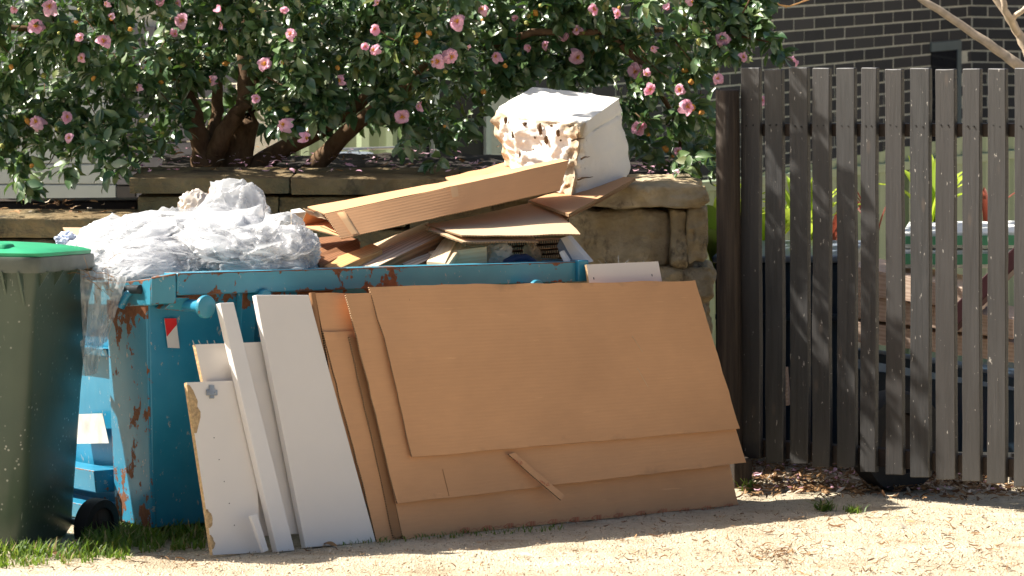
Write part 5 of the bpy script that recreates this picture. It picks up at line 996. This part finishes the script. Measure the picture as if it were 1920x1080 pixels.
tag(leaf_scatter('wall_petals', pts, sz, MT['petal'], wid=1.1, tilt=.25), 'pink petals fallen on the wall cap and garden soil', 'petals')
pts = []; sz = []
for k in range(110):
    px = rg.uniform(250, 1320); yy = rg.uniform(12.22, 13.3); z0 = W(px, 331, 12.2).z + .012; pts.append(V(((px - 960) / F * yy, yy, z0 + .004))); sz.append(rg.uniform(.02, .05))
for k in range(50):
    px = rg.uniform(-40, 250); yy = rg.uniform(12.06, 12.5); pts.append(V(((px - 960) / F * yy, yy, W(px, 406, 12.06).z + .015))); sz.append(rg.uniform(.02, .05))
tag(leaf_scatter('bed_leaf_litter', pts, sz, MT['dry'], wid=.9, tilt=.3), 'dry leaves on top of the stone walls and garden soil', 'leaf litter')
# pebbles
N = 9000; oc = np.array([(1, 0, 0), (-1, 0, 0), (0, 1, 0), (0, -1, 0), (0, 0, .7), (0, 0, -.7)], float); of = np.array([(0, 2, 4), (2, 1, 4), (1, 3, 4), (3, 0, 4), (2, 0, 5), (1, 2, 5), (3, 1, 5), (0, 3, 5)])
px = RNG.uniform(250, 1930, N); py = RNG.uniform(930, 1090, N); Pp = np.array([gp(a, b) for a, b in zip(px, py)]); Pp[:, 2] += .001; s_ = RNG.choice([.0022, .003, .004, .006], N, p=[.4, .35, .19, .06])
an = RNG.uniform(0, 6.28, N); st_ = RNG.uniform(.6, 1.2, (N, 3)); O = oc[None] * st_[:, None, :] * s_[:, None, None]; ca, sa = np.cos(an)[:, None], np.sin(an)[:, None]
O = np.stack([O[..., 0] * ca - O[..., 1] * sa, O[..., 0] * sa + O[..., 1] * ca, O[..., 2]], -1)
tag(stuff(link('gravel', np_mesh('gravel', (Pp[:, None] + O).reshape(-1, 3), (of[None] + (np.arange(N) * 6)[:, None, None]).ravel(), 3, [MT['pebble']], False, {'tint': np.repeat(RNG.uniform(0, 1, N), 6)}))), 'loose small stones over the sandy ground', 'gravel')
def blades(pts, hs, lean, name):
    N = len(pts); a = RNG.uniform(0, 6.28, N); d = np.stack([np.cos(a), np.sin(a), np.zeros(N)], -1); sd = np.stack([-d[:, 1], d[:, 0], np.zeros(N)], -1); h = np.array(hs); ln = RNG.uniform(.2, 1, N) * lean; vs = []
    for s, w_ in ((0, 1), (.5, .85), (1, .08)):
        c = np.array(pts) + d * (ln * h * s * s)[:, None]; c[:, 2] += h * s * (1 - .25 * ln * s); ww = (.0026 * w_) * (.6 + h / .06)
        vs += [c - sd * ww[:, None], c + sd * ww[:, None]]
    c = np.stack(vs, 1); f = (np.array([(0, 1, 3, 2), (2, 3, 5, 4)])[None] + (np.arange(N) * 6)[:, None, None]).ravel()
    return np_mesh(name, c.reshape(-1, 3), f, 4, [MT['grass']], attrs={'tint': np.repeat(RNG.uniform(0, 1, N), 6)})
pts = []; hs = []
for k in range(4000):
    px = rg.uniform(-60, 385); lim = 1066 - max(0, px) * .062 - (12 if px > 250 else 0); py = rg.uniform(985, lim)
    if noise.noise(V((px / 30, py / 18, 2))) < -.25 and py > lim - 22: continue
    p = gp(px, py)
    if px < 152 and py < 1036: continue
    pts.append(p); hs.append(rg.uniform(.02, .06) * (1.1 if py < lim - 14 else .7))
tag(stuff(link('grass', blades(pts, hs, 1.1, 'grass'))), 'short green grass along the foot of the bin and skip', 'grass')
pts = []; hs = []
for k in range(260): px = rg.uniform(640, 1060); pts.append(gp(px, 1020 - (px - 700) * .07 + rg.uniform(-4, 6) - 6)); hs.append(rg.uniform(.008, .022))
tag(stuff(link('edge_grass', blades(pts, hs, 1.3, 'grass'))), 'sparse low grass along the foot of the cardboard', 'grass')
for (px, py, n, hh, lab) in ((1545, 956, 90, .045, 'small grass tuft on the sandy ground in front of the gate'), (1405, 918, 50, .05, 'grass tuft at the foot of the gate post'), (1600, 960, 60, .03, 'tiny low grass tuft right of the larger one before the gate')):
    b_ = gp(px, py); me = blades([V((rg.gauss(0, .016), rg.gauss(0, .016), 0)) for _ in range(n)], [rg.uniform(.4, 1.2) * hh for _ in range(n)], 1.3, 'grass_tuft'); tag(link('grass_tuft', me, None, b_), lab, 'grass tuft', 'grass tufts before the gate')
def big_leaf_mesh(seed):
    r2 = random.Random(seed); vs = []; n = 7
    for i in range(n + 1):
        s = i / n; w_ = .22 * math.sin(math.pi * min(.985, max(.03, s))) ** .8; z = .12 * math.sin(s * 5 + seed) * .5 + .05
        for j in (-1, 0, 1): vs.append((s - .5, j * w_ + .06 * math.sin(s * 3 + seed), z + .07 * abs(j) * math.cos(seed + s * 2)))
    fs = [(3 * i + j, 3 * i + j + 1, 3 * i + j + 4, 3 * i + j + 3) for i in range(n) for j in range(2)]; return np_mesh('fallen_leaf', np.array(vs), np.array(fs).ravel(), 4, [MT['dry']])
BL = [big_leaf_mesh(k) for k in range(4)]
LEAFS = [(102, 1043, .07, 'curled pale leaf lying in the grass before the wheelie bin'), (1595, 973, .075, 'orange brown leaf on the sand right of the grass tuft'), (1440, 998, .05, 'white leaf on the sand left of the tuft'), (1568, 986, .06, 'pale upright leaf just below the grass tuft'), (1690, 990, .06, 'pale leaf on the sand below the gate middle'), (1772, 1003, .05, 'rusty brown leaf on the sand below the right half of the gate'), (1230, 1005, .06, 'brown curled leaf at the shadow edge below the cardboard'), (1492, 1002, .035, 'small white leaf fragment between two larger pale leaves'), (985, 1043, .045, 'pale leaf lying alone on the sand below the cardboard'), (1465, 1036, .05, 'white leaf on the small leaf heap in the foreground'), (1425, 1046, .045, 'yellow leaf at the left of the foreground leaf heap'), (1855, 1030, .03, 'small brown leaf at the far right of the foreground'), (620, 1024, .05, 'orange leaf at the foot of the wide white panel'), (250, 1050, .06, 'brown leaf at the grass edge below the skip'), (375, 1010, .06, 'pale dry leaf at the foot of the chipped panel')]
for i, (px, py, L, lab) in enumerate(LEAFS):
    o = link('fallen_leaf', BL[i % 4], None, gp(px, py) + V((0, 0, .003))); o.scale = (L, L, L); o.rotation_euler = (rg.uniform(-.2, .3), rg.uniform(-.2, .2), rg.uniform(-.6, .6)); tag(o, lab, 'leaf', 'single leaves on the ground')
pts = []; sz = []
for k in range(260): px = rg.gauss(1460, 38); py = rg.gauss(1040, 6); pts.append(gp(px, py) + V((0, 0, rg.uniform(0, .012)))); sz.append(rg.uniform(.008, .03))
tag(leaf_scatter('leaf_heap', pts, sz, MT['dry'], wid=.4, tilt=.5), 'small heap of dry brown bits in the right foreground', 'leaf litter')
